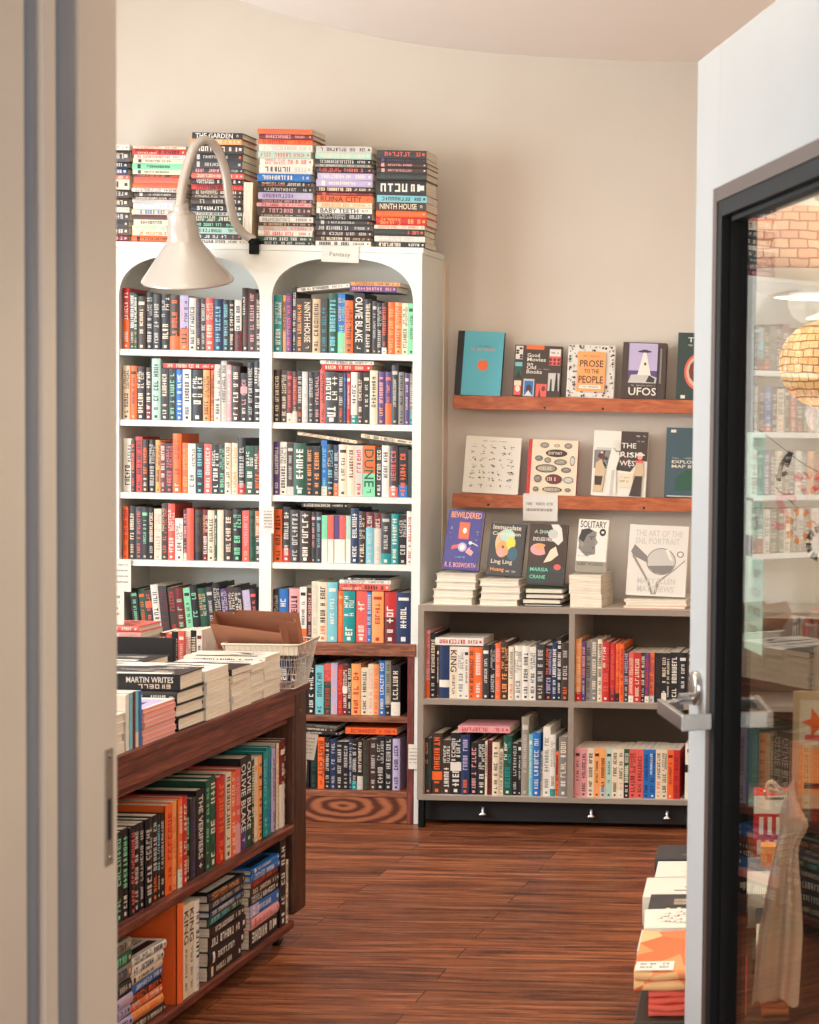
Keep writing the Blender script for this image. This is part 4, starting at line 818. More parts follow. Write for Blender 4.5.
def a_good(B):
    r = random.Random(2)
    B.r(.02, .17, .72, .98, 'w')
    for k in range(5): B.d(r.uniform(.05, .14), .75 + k * .045, .035, .022, 'K')
    B.r(.02, .17, .35, .66, 'G'); B.r(.02, .17, .58, .66, 't'); B.p([(.02, .35), (.17, .35), (.1, .5)], 'K')
    B.r(.24, .62, .92, 1.0, 'O'); B.r(.74, .98, .62, .94, 'r'); B.r(.74, .98, .8, .94, 'w'); B.l(.78, .94, .85, .88, 'K', .02)
    for k in range(6): B.d(.77 + (k % 3) * .085, .66 + (k // 3) * .075, .03, .03, 'M')
    for i, (s_, v) in enumerate((('Good', .77), ('Movies', .685), ('as', .615), ('Old', .53), ('Books', .445))): B.t(s_, .27, .27 + len(s_) * .066, v, v + (.075 if i != 2 else .035), 'W')
    B.l(.52, .76, .53, .545, 's', .02, 3)
    B.r(.02, .17, .02, .30, 'r'); B.r(.02, .17, .2, .30, 'C'); B.d(.1, .14, .05, .06, 'W')
    B.r(.22, .45, 0, .34, 's'); B.r(.24, .43, .02, .30, 'U'); B.d(.34, .15, .06, .08, 'B'); B.p([(.26, .02), (.41, .02), (.33, .12)], 'w')
    B.r(.49, .72, 0, .25, 'r'); B.p([(.54, .0), (.6, .0), (.57, .17)], 'M'); B.d(.65, .16, .04, .05, 'M')
    B.r(.74, .98, .12, .47, 's'); B.p([(.78, .12), (.83, .12), (.82, .35), (.79, .35)], 'K'); B.p([(.88, .12), (.96, .12), (.94, .44), (.9, .44)], 'K'); B.d(.92, .44, .02, .03, 'K')
def a_prose(B):
    r = random.Random(5)
    for k in range(190):
        u, v = r.random(), r.random()
        if .2 < u < .82 and .12 < v < .86: continue
        B.d(min(.96, max(.04, u)), min(.97, max(.03, v)), r.uniform(.01, .035), r.uniform(.008, .028), r.choice('KKDWWCMGS'), 5, r.uniform(0, 3))
    B.r(.21, .81, .11, .87, 'o'); B.l(.32, .7, .77, .80, 'R', .025, 1)
    B.t('PROSE', .26, .76, .58, .71, 'K'); B.t('TO THE', .36, .68, .46, .54, 'K'); B.t('PEOPLE', .25, .77, .27, .41, 'K'); B.r(.27, .73, .17, .235, 'W'); B.l(.3, .7, .19, .215, 'K', .022, 2)
def a_ufo(B):
    B.r(.14, .80, .28, .985, 'L'); B.r(.14, .8, .28, .5, 'P'); B.p([(.14, .28), (.78, .28), (.8, .38), (.55, .45), (.2, .42)], 's')
    B.d(.5, .84, .16, .022, 'D'); B.d(.5, .855, .07, .02, 'D'); B.p([(.35, .42), (.66, .42), (.54, .82), (.47, .82)], 'W'); B.d(.52, .62, .03, .03, 'D', 6)
    B.p([(.55, .3), (.62, .42), (.76, .36), (.74, .29)], 'D'); B.r(.80, .82, .0, 1, 'K'); B.r(.86, .9, .28, .9, 'S')
    B.t('UFOS', .16, .80, .06, .20, 'W'); B.l(.22, .78, .225, .245, 's', .022, 3)
def a_th(B):
    B.t('TH', .22, .5, .86, .93, 'W'); B.t('E', .54, .64, .86, .93, 'W'); B.l(.22, .7, .80, .825, 's', .03, 1)
    B.d(.52, .42, .36, .28, 'r', 40); B.d(.52, .42, .31, .24, 'k', 40); B.d(.5, .43, .24, .19, 'M', 12); B.d(.5, .46, .12, .13, 'C', 16); B.p([(.4, .28), (.62, .28), (.56, .38), (.44, .38)], 'T'); B.r(.1, .2, .02, .07, 'W')
def a_draw(B):
    r = random.Random(9); B.l(.3, .74, .915, .93, 'D', .022, 1)
    for j in range(7):
        for i in range(5):
            u, v = .14 + i * .17, .82 - j * .115
            for k in range(r.randint(3, 5)):
                a, b = u + r.uniform(-.045, .045), v + r.uniform(-.03, .03); l = r.uniform(.01, .05)
                B.p([(a, b), (a + l, b + r.uniform(-.02, .02)), (a + l, b + .012), (a, b + .01)], r.choice('DSBS'))
def a_bread(B):
    r = random.Random(3)
    for u, v, ru, rv, c in ((.3, .9, .09, .05, 'e'), (.55, .9, .06, .03, 'k'), (.78, .9, .08, .05, 'e'), (.55, .76, .22, .07, 'B'), (.2, .66, .08, .05, 'S'), (.38, .63, .07, .05, 'e'), (.64, .6, .13, .055, 'e'), (.88, .63, .05, .09, 's'), (.36, .48, .22, .075, 'e'), (.76, .46, .1, .05, 'S'), (.2, .29, .08, .07, 'S'), (.52, .29, .17, .09, 'M'), (.82, .28, .1, .06, 's'), (.17, .1, .06, .045, 'S'), (.5, .1, .2, .05, 'e'), (.82, .1, .06, .035, 'S')):
        B.d(u + .02, v, ru, rv, 'B', 20); B.d(u + .02, v, ru * .86, rv * .8, c, 20); 
        if ru > .15: B.l(u - ru * .66, u + ru * .7, v - rv * .35, v + rv * .35, 'C', ru * .22, int(u * 50))
        else: B.p([(u - ru * .4, v - rv * .2), (u + ru * .5, v + rv * .2), (u + ru * .5, v + rv * .35)], 'w')
def a_irish(B):
    B.r(.5, 1, .55, 1, 'B'); B.r(.02, .5, .42, .7, 'S'); B.r(.05, .42, .70, .74, 's'); B.p([(.44, .4), (.5, .55), (.6, .96), (.66, .9), (.8, .5), (.7, .38)], 'B')
    r = random.Random(8)
    for k in range(60): B.d(r.uniform(.06, .7), r.uniform(.4, .68), r.uniform(.01, .04), r.uniform(.01, .035), r.choice('BDKsWGM'), 6, k)
    for v, s_, u in ((.74, 'THE', .52), (.60, 'IRISH', .45), (.47, 'WEST', .50)): B.t(s_, u, u + .09 * len(s_), v, v + .08, 'W')
    B.l(.78, .96, .92, .94, 'W', .02); B.l(.8, .94, .84, .86, 's', .02, 4)
    B.p([(.03, .06), (.2, .06), (.24, .4), (.16, .56), (.06, .5)], 'k'); B.p([(.06, .16), (.18, .16), (.2, .3), (.05, .3)], 'B'); B.d(.16, .6, .05, .04, 'M', 12)
    B.p([(.26, .04), (.46, .04), (.44, .42), (.5, .62), (.34, .74), (.28, .5)], 'W'); B.d(.42, .8, .07, .06, 'w', 12); B.p([(.34, .02), (.4, .02), (.42, .4), (.36, .4)], 's')
    B.r(.5, .76, .14, .36, 'C'); B.l(.52, .74, .22, .25, 'S', .025, 5); B.l(.52, .74, .28, .3, 'S', .025, 6)
    B.p([(.7, .01), (.92, .01), (.93, .34), (.8, .34)], 'B'); B.p([(.77, .32), (.95, .32), (.93, .56), (.82, .56)], 'k'); B.d(.87, .61, .05, .04, 'p', 12); B.d(.87, .645, .09, .018, 'C', 16); B.d(.87, .665, .045, .02, 'C', 12); B.r(.8, .93, .52, .56, 'r')
def a_map(B):
    B.r(.08, .18, .93, .97, 'W'); B.l(.12, .9, .555, .575, 's', .045, 3); B.t('EXPLORATION', .12, .98, .49, .535, 'W'); B.t('MAP BY MAP', .12, .9, .425, .47, 'C'); B.p([(.2, .1), (.7, .12), (.8, .36), (.4, .40), (.2, .28)], 'G'); B.r(.05, .95, .015, .03, 's')
xs = lambda a, b, c_, d_: None
YS = YW - 0.095
face_out(-1.889, -1.715, YS, 1.5890, 0.247, 0.018, (84, 178, 196), 'bright blue book with black spine and orange dot on upper wall shelf', a_cyan, roll=0.02, spine_c='K', spine_w=0.14, pitch=-0.16)
face_out(-1.668, -1.490, YS, 1.5890, 0.196, 0.02, 'B', 'dark book of film stills face out on the upper wall shelf', a_good, roll=0.02)
face_out(-1.464, -1.286, YS, 1.5890, 0.202, 0.022, 'w', 'face-out book with orange panel and inked border on upper wall shelf', a_prose, roll=0.015)
face_out(-1.256, -1.092, YS, 1.5890, 0.216, 0.026, 'B', 'brown and lilac face-out book about flying saucers on upper wall shelf', a_ufo, roll=0.012)
face_out(-1.048, -0.88, YS, 1.5890, 0.258, 0.02, (34, 54, 48), 'dark green face-out book with a round red emblem, last on upper shelf', a_th, roll=0.01)
face_out(-1.855, -1.645, YS, 1.2170, 0.217, 0.012, 'W', 'white face-out book covered in small ink drawings on lower wall shelf', a_draw, roll=0.035)
face_out(-1.613, -1.425, YS, 1.2170, 0.211, 0.016, 'C', 'cream face-out book of loaf drawings with red spine on lower shelf', a_bread, roll=0.02, spine_c='R', spine_w=0.07)
face_out(-1.366, -1.160, YS, 1.2170, 0.250, 0.018, 'W', 'photo-covered face-out book with a figure in an orange shirt, lower shelf', a_irish, roll=0.02)
face_out(-1.088, -0.89, YS, 1.2170, 0.268, 0.02, (52, 78, 88), 'slate blue atlas face out at the door end of the lower shelf', a_map, roll=0.01)
def a_bew(B):
    B.t('BEWILDERED', .08, .96, .87, .97, 'o'); B.r(.35, .65, .52, .8, 'r'); B.r(.38, .62, .55, .77, 'O'); B.d(.52, .66, .06, .05, 'W', 8); r = random.Random(1)
    for k in range(22):
        a = r.uniform(0, 6.28); u, v = .5 + .36 * math.cos(a), .6 + .24 * math.sin(a); B.p([(u, v), (u + .05 * math.cos(a), v + .03 * math.sin(a)), (u + .05 * math.cos(a) + .012, v + .03 * math.sin(a) + .006)], 'W')
    B.p([(.18, .33), (.4, .37), (.42, .43), (.2, .4)], 'r'); B.d(.5, .38, .13, .08, 'L', 9); B.d(.5, .38, .07, .05, 'W', 7); B.p([(.6, .3), (.78, .24), (.84, .31), (.68, .38)], 'p'); B.d(.72, .46, .05, .03, 'W', 10); B.p([(.74, .46), (.95, .41), (.95, .425), (.75, .475)], 'W')
    B.l(.32, .62, .2, .225, 't', .03, 2); B.t('R. E. BOSWORTH', .06, .94, .04, .12, 'p')
def a_imm(B):
    B.t('Immaculate', .06, .88, .87, .96, 'C'); B.d(.42, .62, .26, .25, 'k', 18); B.d(.5, .76, .22, .12, 'z', 14); B.d(.38, .5, .18, .16, 'o', 14); B.d(.62, .62, .14, .12, 'Y', 10)
    B.t('Conception', .06, .88, .74, .83, 'C'); B.d(.7, .42, .15, .14, (50, 90, 110), 12); B.d(.35, .44, .1, .08, 'p', 12); B.d(.4, .54, .04, .03, 'M', 8)
    B.t('Ling Ling', .1, .72, .2, .30, 'C'); B.t('Huang', .1, .5, .06, .15, 'o'); B.l(.55, .85, .07, .1, 'w', .03, 1)
def a_crane(B):
    B.p([(.55, 1), (.66, .86), (.6, .74), (.78, .66), (.9, .74), (.84, .94), (.75, 1)], 'w'); B.d(.62, .84, .14, .08, 's', 9); B.d(.28, .58, .24, .1, 'p', 14); B.d(.3, .62, .14, .05, 'o', 9)
    B.p([(.42, .36), (.58, .58), (.72, .64), (.8, .5), (.62, .4)], 'C'); B.p([(.4, .62), (.52, .7), (.6, .6), (.46, .5)], 'B')
    B.t('A SHARP', .12, .66, .84, .90, 'z'); B.t('ENDLESS NEED', .1, .66, .72, .78, 'W'); B.r(0, 1, .03, .3, (38, 66, 66)); B.r(.5, 1, .03, .22, 'D'); B.t('MARISA', .08, .56, .22, .28, 'g'); B.t('CRANE', .08, .5, .1, .16, 'g'); B.d(.8, .3, .1, .05, 'r', 9)
def a_sol(B):
    B.t('SOLITARY', .05, .93, .84, .97, 'D'); B.d(.3, .62, .28, .18, 'S', 22); B.p([(.04, .44), (.3, .3), (.62, .34), (.6, .5), (.68, .56), (.6, .64), (.62, .76), (.36, .82), (.1, .78)], 'S'); B.p([(.04, .62), (.1, .8), (.36, .83), (.5, .78), (.3, .7), (.2, .56)], 'D')
    B.d(.16, .52, .05, .05, 'e', 10); B.r(.38, .54, .66, .675, 'D'); B.d(.46, .63, .03, .012, 'K', 10); B.p([(.56, .6), (.66, .55), (.58, .53)], 'e'); B.p([(.5, .46), (.6, .475), (.52, .44)], 'D')
    B.d(.82, .76, .11, .07, 'D', 24); B.d(.82, .76, .05, .025, 'W', 8); B.l(.1, .5, .36, .375, 'D', .025, 2); B.l(.05, .45, .29, .305, 'D', .025, 4); B.r(0, 1, 0, .2, 'e'); B.t('ALBERT WOODFOX', .04, .92, .12, .18, 'D')
def a_snl(B):
    B.t('THE ART OF THE', .1, .9, .84, .93, 's'); B.t('SNL PORTRAIT', .1, .86, .73, .82, 's')
    B.d(.56, .49, .25, .19, 'S', 40); B.d(.56, .49, .235, .177, 's', 40); B.p([(.33, .42), (.78, .44), (.74, .36), (.6, .31), (.45, .33)], 'S'); B.p([(.62, .66), (.68, .66), (.76, .5), (.7, .52)], 'W')
    B.p([(.04, .62), (.08, .56), (.34, .46), (.32, .56), (.1, .72)], 'S'); B.p([(.06, .56), (.11, .56), (.38, .2), (.46, .02), (.42, .02), (.34, .2)], 'e'); B.p([(.96, .5), (.5, .2), (.46, .02), (.5, .02), (.56, .2), (.97, .53)], 'e')
    B.d(.88, .6, .06, .045, 'S', 20); B.d(.88, .6, .04, .03, 'W', 20); B.t('MARY ELLEN', .18, .82, .17, .25, 's'); B.t('MATTHEWS', .18, .8, .055, .14, 's')
ZL_ = ZG + 0.0005
stk = [(-1.887, -1.736, "30 W K,30 W K,30 W K,30 W K", 0.936, 'under violet display book'), (-1.719, -1.572, "30 W K,30 W K,30 W K,30 W K", 0.919, 'under flower-faced display book'),
       (-1.556, -1.412, "26 G W,24 K W,24 K W,12 K W", 0.890, 'under green-brown display book'), (-1.388, -1.268, "42 W K,30 W K", 0.941, 'under portrait display book'),
       (-1.186, -0.955, "16 W K,20 W R,16 r W", 0.855, 'under large cream display book')]
for i, (x0, x1, tk, zt_, wh) in enumerate(stk):
    book_stack(tk, x0, x1, YG + 0.03 + (0.01 if i == 4 else 0), ZL_, zt_, wh, wh, d=0.20 if i < 4 else 0.25, seed=200 + i, flip=True, hard=(i < 3), jit=0.003, noun='book')
face_out(-1.868, -1.738, YG + 0.075, 0.9385, 0.222, 0.028, (62, 56, 128), 'violet face-out book with orange title on top of a book pile', a_bew, roll=0.045, pitch=-0.2, rz=-0.05)
face_out(-1.708, -1.580, YG + 0.08, 0.9215, 0.196, 0.022, 'D', 'dark face-out book with a flower-covered face on a pile of books', a_imm, roll=0.045, pitch=-0.2, rz=-0.05)
face_out(-1.556, -1.418, YG + 0.06, 0.8925, 0.226, 0.022, 'B', 'brown and green face-out book with pale collage shapes on a pile', a_crane, roll=0.03, pitch=-0.18)
face_out(-1.378, -1.268, YG + 0.075, 0.9432, 0.196, 0.02, 'W', 'white face-out book with a grey photographed face on a white block', a_sol, roll=0.03, pitch=-0.2, hard=False)
face_out(-1.190, -0.972, YG + 0.075, 0.8575, 0.262, 0.03, 'w', 'large cream face-out book with a glass and ball drawing', a_snl, roll=0.025, pitch=-0.16)

# ------------------------------------------------------------------ behind the open door: bench of books and cloth goods
BO = Vector((-0.562, 3.19, 0)); BR = math.radians(6.3)
def BP(x, y, z=0.0): v = Matrix.Rotation(BR, 3, 'Z') @ Vector((x, y, z)); return (BO.x + v.x, BO.y + v.y, z)
M_OLIVE = plaster('olive_brown_paint', (62, 54, 44), (54, 47, 38), 0.6)
bench = empty('display_bench', BO, BR, label='low dark olive display bench behind the open door', cat='bench')
q = MB(); q.box(0, 0.72, 0.0, 1.30, 0.375, 0.40); q.build('benchtop', M_OLIVE, bench, bevel=0.003)
for x0, x1, y0, y1 in ((0.004, 0.022, 0.004, 1.296), (0.698, 0.716, 0.004, 1.296), (0.022, 0.698, 0.006, 0.024), (0.022, 0.698, 1.276, 1.294)):
    q = MB(); q.box(x0, x1, y0, y1, 0.03, 0.3745); q.build('side_panel', M_OLIVE, bench, bevel=0.002)
for x in (0.03, 0.66):
    for y in (0.03, 1.24): q = MB(); q.box(x, x + 0.03, y, y + 0.03, 0.0, 0.03); q.build('foot', M_BLACK2, bench)
M_REDCLOTH = plaster('coral_red_cloth', (226, 84, 70), (238, 112, 90), 0.9)
def folded(x, y, z, wx, wy, h, layers, m, label, group, rz=0.0, cut=None):
    """a cloth folded into flat layers with rounded front edges"""
    q = MB(); r = random.Random(int(x * 1e3 + z * 1e4)); th = h / layers
    for k in range(layers):
        z0 = k * th; j = r.uniform(-.006, .006); n = 14; prof = []
        for i in range(n + 1):
            a = -PI / 2 + PI * i / n
            prof.append((-wy / 2 + th * .5 - th * .48 * math.cos(a) + j, z0 + th * .5 + th * .48 * math.sin(a)))
        prof += [(wy / 2, z0 + th * .96), (wy / 2, z0 + th * .04)]
        N = 10; vs = []; M = len(prof)
        for i in range(N + 1):
            u = -wx / 2 + wx * i / N; wob = 0.0018 * math.sin(i * 1.7 + k)
            vs += [(u, p[0] + wob, p[1] + (0.0012 * math.sin(i * 1.3 + k * 2) if 0 < k else 0)) for p in prof]
        q.mesh(vs, [(i * M + a, i * M + (a + 1) % M, (i + 1) * M + (a + 1) % M, (i + 1) * M + a) for i in range(N) for a in range(M)], 'W', True)
        q.mesh(vs, [tuple(range(M))[::-1], tuple(range(N * M, (N + 1) * M))])
    o = q.build('folded_cloth', m); o.location = BP(x, y, z); o.rotation_euler = (0, 0, BR + rz); return tag(o, label, 'folded cloth', group)
Z0 = 0.4006
folded(0.115, 0.13, Z0, 0.18, 0.22, 0.048, 4, M_REDCLOTH, 'coral red folded cloth under the orange patterned one beside the door', 'folded cloths on the bench')
c1 = folded(0.098, 0.145, Z0 + 0.0495, 0.20, 0.265, 0.040, 2, M_ORANGE, 'orange and cream patterned folded cloth with white labels beside the door', 'folded cloths on the bench')
for x in (-0.062, 0.045):
    q = MB(); q.box(x - 0.036, x + 0.034, -0.128, -0.075, 0.0404, 0.0412, 'W'); rr = random.Random(int(x * 100) + 50)
    for k in range(2):
        for a0, a1, b0, b1 in line_marks(rr, x - .028, x + .026, -.115 + k * .02, -.107 + k * .02, .006): q.face([(a0, b0, .0416), (a1, b0, .0416), (a1, b1, .0416), (a0, b1, .0416)], 'K')
    q.build('label', M_MATTE, c1)['label'] = 'white product label'
folded(0.315, 0.12, Z0, 0.17, 0.20, 0.044, 3, M_ORANGE, 'orange patterned folded cloth, lowest of three seen through the glass', 'folded cloths on the bench', 0.04)
folded(0.318, 0.125, Z0 + 0.0455, 0.165, 0.195, 0.04, 2, M_REDCLOTH, 'coral cloth between two orange cloths seen through the glass', 'folded cloths on the bench', -0.03)
def bundle(x, y, z, label):
    q = MB(); r = random.Random(11)
    for k in range(5):
        a = k * 1.26; q.tube(shade_spline([(0.02 * math.cos(a), 0.02 * math.sin(a), 0.012), (0.055 * math.cos(a + .5), 0.045 * math.sin(a + .5), 0.02 + .004 * k), (0.05 * math.cos(a + 1.3), 0.05 * math.sin(a + 1.3), 0.05), (0.01 * math.cos(a), 0.012 * math.sin(a), 0.066)], 5), [0.012 + 0.006 * math.sin(PI * i / 15) for i in range(16)], 10)
    q.tube([(-0.07, 0, 0.02), (-0.02, -0.03, 0.045), (0.03, -0.035, 0.045), (0.075, 0.0, 0.02)], [0.006, 0.012, 0.012, 0.006], 8)
    o = q.build('cloth_bundle', M_ORANGE); o.location = BP(x, y, z); return tag(o, label, 'cloth')
bundle(0.318, 0.13, Z0 + 0.0875, 'orange cloth tied in a bundle on top of the folded cloths')
def flat(x, y, z, t, ln, wd, c, ink, label, art=0, rz=0.0, hard=True):
    """a book lying on its back on the bench, its cover up"""
    def cov(q, xx, d, h, e):
        rr = random.Random(int(z * 1e4 + x * 1e3)); X = t / 2 + 0.0004
        f = lambda a0, a1, b0, b1, cc: q.face([(X, a0 * d, b0 * h), (X, a1 * d, b0 * h), (X, a1 * d, b1 * h), (X, a0 * d, b1 * h)], cc)
        if art == 1:
            for k in range(7): f(.2, .24 + .05 * rr.random(), .12 + .11 * k, .16 + .11 * k, ink)
            for k in range(4): f(.45 + .08 * k, .48 + .08 * k, .2, .75, ink)
        elif art == 2:
            for k in range(26): a, b = rr.uniform(.1, .8), rr.uniform(.08, .85); f(a, a + .06, b, b + .02, ink); f(a, a + .015, b, b + .06, ink)
        else: f(.3, .36, .2, .7, ink); f(.48, .52, .3, .6, ink)
    v = Matrix.Rotation(rz, 3, 'Z') @ Vector((0, -wd / 2, 0)); p = BP(x + v.x, y + v.y, z)
    return make_book(t, ln, wd, c, ink, random.Random(int(x * 999)), hard, (), p, BR + rz, 0, lie=True, cover=cov, label=label, group='books laid out on the bench')
flat(0.085, 0.375, Z0, 0.042, 0.20, 0.15, 'W', 'L', 'thick white book under the doodled one beside the door edge')
flat(0.090, 0.37, Z0 + 0.0425, 0.046, 0.19, 0.145, 'W', 'S', 'white book covered in grey doodled lettering beside the door', 2, 0.05)
flat(0.098, 0.53, Z0, 0.045, 0.195, 0.145, 'C', 'K', 'cream book under the charcoal book on the bench')
flat(0.100, 0.53, Z0 + 0.0455, 0.030, 0.21, 0.15, 'D', 'C', 'charcoal book with fine cream lettering laid on the bench', 1)
flat(0.085, 0.715, Z0, 0.062, 0.22, 0.17, 'W', 'S', 'white book with one grey mark laid on the bench', 0)
flat(0.090, 0.905, Z0, 0.055, 0.20, 0.15, 'W', 'C', 'plain white book near the far end of the bench', 0)
flat(0.085, 1.09, Z0, 0.050, 0.21, 0.15, 'D', 'S', 'dark grey book farthest along the bench', 0)
flat(0.315, 0.345, Z0, 0.03, 0.20, 0.145, 'G', 'C', 'dark green book beneath the red-scribbled one seen through the glass')
flat(0.318, 0.35, Z0 + 0.0305, 0.03, 0.19, 0.14, 'W', 'R', 'cream book with a red scribble seen through the door glass', 2)
flat(0.322, 0.51, Z0, 0.05, 0.20, 0.14, 'D', 'M', 'dark book with maroon bands seen through the door glass', 1)
flat(0.312, 0.70, Z0, 0.075, 0.23, 0.20, 'W', 'C', 'large blank white book seen through the door glass', 0)
q = MB(); q.box(-0.11, 0.11, -0.08, 0.08, 0, 0.06, 'D'); q.box(-0.112, 0.112, -0.082, 0.082, 0.048, 0.062, 'S'); o = q.build('gift_box', M_MATTE, bevel=0.001); o.location = BP(0.315, 0.91, Z0); o.rotation_euler = (0, 0, BR); tag(o, 'dark green-grey lidded box standing behind the blank white book', 'box')
def carton(x, y, z, w_, d_, h_, c, label, marks):
    q = MB(); q.box(-w_ / 2, w_ / 2, -d_ / 2, d_ / 2, 0, h_, c); rr = random.Random(int(h_ * 1e4)); yy = -d_ / 2 - .0004
    for (a, b, e_, f_, cc) in marks: q.face([(-w_ / 2 + a * w_, yy, e_ * h_), (-w_ / 2 + b * w_, yy, e_ * h_), (-w_ / 2 + b * w_, yy, f_ * h_), (-w_ / 2 + a * w_, yy, f_ * h_)], cc); yy -= .0001
    o = q.build('gift_carton', M_MATTE, bevel=0.0008); o.location = BP(x, y, z); o.rotation_euler = (0, 0, BR); return tag(o, label, 'box')
carton(0.27, 0.905, Z0 + 0.0627, 0.075, 0.05, 0.05, 'o', 'small orange carton on the grey lidded box', [(.2, .8, .3, .7, 'O'), (.35, .65, .4, .6, 'Y')])
carton(0.345, 0.905, Z0 + 0.0627, 0.05, 0.05, 0.055, 'K', 'small black carton with coral dots beside the orange carton', [(.3, .6, .4, .8, 'r'), (.6, .9, .2, .5, 'g')])
carton(0.300, 1.09, Z0, 0.17, 0.10, 0.20, 'R', 'red and white striped carton at the far end of the bench', [(0, 1, .78, 1, 'W')] + [(.08 + .12 * k, .14 + .12 * k, .52, .74, 'W') for k in range(8)] + [(.05 + .12 * k, .11 + .12 * k, .28, .46, 'w') for k in range(8)] + [(0, 1, 0, .22, 'B')])
# card rack with the canvas tote hung from it
rk = empty('card_rack', (-0.272, 3.172, 0.0), label='tall dark card rack behind the door glass', cat='rack')
q = MB(); q.box(-0.002, 0.36, -0.02, 0.02, 0.0, 0.86); q.build('panel', M_BLACK2, rk, bevel=0.002)
q = MB(); q.tube([(-0.002, -0.02, 0.83), (-0.045, -0.055, 0.835), (-0.048, -0.06, 0.85)], 0.0025, 8); q.build('hook', M_STEEL, rk)
q = MB(); q.box(0.0, 0.3, -0.058, -0.054, 0.84, 1.03, 'k'); q.box(0.0, 0.3, -0.05, -0.02, 0.83, 0.86, 'k'); q.box(0, 0.3, -0.06, -0.02, 0.82, 0.84, 'k'); q.build('pocket', M_MATTE, rk)['label'] = 'tan board card pocket'
for i, (x, z, c, c2, lab) in enumerate(((0.072, 0.848, 'o', 'P', 'orange greeting card with a violet star in the card rack'), (0.072, 0.935, 'C', 'O', 'cream greeting card with an orange animal in the card rack'))):
    q = MB(); q.box(-0.06, 0.06, -0.0006, 0.0006, 0, 0.08, c)
    q.face([(x_, -0.0010, z_) for x_, z_ in [((.028 if k % 2 else .012) * math.cos(k * PI / 5) + (.012 if i == 0 else -.03), (.028 if k % 2 else .012) * math.sin(k * PI / 5) + .04) for k in range(10)]], c2)
    q.face([(.025 + .02 * math.cos(k * PI / 8), -0.0012, .05 + .014 * math.sin(k * PI / 8)) for k in range(16)], 'W'); q.face([(-.05, -.0011, .008), (.0, -.0011, .008), (.0, -.0011, .018), (-.05, -.0011, .018)], 'r' if i else 'K')
    o = q.build('greeting_card', M_MATTE); o.location = (-0.272 + x, 3.172 - 0.0605, z + 0.01 * 0); tag(o, lab, 'card', 'greeting cards in the rack')
# canvas tote
q = MB(); NZ, NA = 30, 56; vs = []
for i in range(NZ + 1):
    f = i / NZ; z = 0.858 - 0.375 * f
    wx = 0.009 + 0.022 * min(1, f * 1.5) + 0.006 * f + 0.010 * math.exp(-((f - .15) / .07) ** 2); wy = 0.009 + 0.012 * math.sin(PI * min(1, f * 1.2) * .8); cx = -0.020 * f + 0.012 * math.exp(-((f - .17) / .07) ** 2)
    for k in range(NA):
        a = 2 * PI * k / NA; fold = 1 + (0.12 * math.sin(3 * a + 1.2 + f * 1.3) + 0.10 * math.sin(7 * a + f * 3)) * min(1, f * 2.2)
        zz = z + (0.008 * math.sin(3 * a) + .006 * math.sin(5 * a + 1)) * (f > .97) + (0.02 * math.cos(a + .5)) * math.exp(-(f * 14) ** 2)
        vs.append((cx + wx * math.cos(a) * fold, wy * math.sin(a) * (1 + 0.75 * math.sin(6 * a + f * 2) * min(1, f * 2)), zz - 0.645))
fs = [(i * NA + k, i * NA + (k + 1) % NA, (i + 1) * NA + (k + 1) % NA, (i + 1) * NA + k) for i in range(NZ) for k in range(NA)]
q.mesh(vs, fs, 'W', True); q.mesh(vs, [tuple(range(NA))])
tote = q.build('canvas_tote', M_TOTE); tote.location = (-0.274, 3.085, 0.645); tag(tote, 'natural canvas tote bag hanging in folds from the card rack', 'tote bag')
q = MB(); q.tube(shade_spline([(-0.004, 0.006, 0.20), (-0.018, 0.014, 0.212), (-0.034, 0.026, 0.222), (-0.040, 0.036, 0.208), (0.004, 0.012, 0.20)], 6), [0.004] * 25, 8); q.build('strap', M_TOTE, tote)
for z, w0 in ((-0.19, 0.062), (-0.13, 0.06)): pass

# ------------------------------------------------------------------ woven pendant lamps and a paper garland beyond the glass
def pendant(name, loc, prof, m, label, light, drop, bowl=None):
    t = empty(name, loc, label=label, cat='lamp', group='woven pendant lamps')
    q = MB(); q.lathe(prof, 56); q.build('woven_shade', m, t)
    q = MB(); q.tube([(0, 0, prof[-1][1]), (0, 0, drop)], 0.003, 8); q.build('cord', M_CORD, t)
    q = MB(); q.lathe([(0.0, prof[-1][1] + .055), (0.012, prof[-1][1] + .05), (0.014, prof[-1][1] + 0.02), (0.045, prof[-1][1] + 0.008), (0.045, prof[-1][1])], 28); q.build('cap', M_WHITE, t)
    q = MB(); q.lathe([(0.0, drop), (0.05, drop), (0.05, drop - .02), (0.0, drop - .024)][::-1], 24); q.build('ceiling_rose', M_WHITE, t)
    if bowl: q = MB(); q.lathe(bowl, 48); q.build('lower_bowl', M_BOWL, t)
    q = MB(); q.lathe([(0.03 * math.sin(PI * i / 10), 0.02 - 0.03 * math.cos(PI * i / 10) * 1.2) for i in range(11)], 20); q.build('bulb', M_PAPER, t)
    d = bpy.data.lights.new('pendant_light', 'POINT'); d.energy = light; d.color = (1.0, 0.92, 0.82); d.shadow_soft_size = 0.05
    o = bpy.data.objects.new('pendant_light', d); o.parent = t; o.location = (0, 0, -0.13); C.objects.link(o); return t
M_BOWL = mat('pale_bowl', (226, 214, 198), 0.4)
P1 = [(0.150, -0.066), (0.168, -0.058), (0.172, -0.03), (0.170, 0.02), (0.160, 0.05), (0.130, 0.068), (0.075, 0.078), (0.02, 0.08)]
P2 = [(0.03, -0.108)] + [(0.112 * math.cos(a), 0.11 * math.sin(a)) for a in [(-75 + 12.5 * k) * PI / 180 for k in range(13)]] + [(0.02, 0.11)]
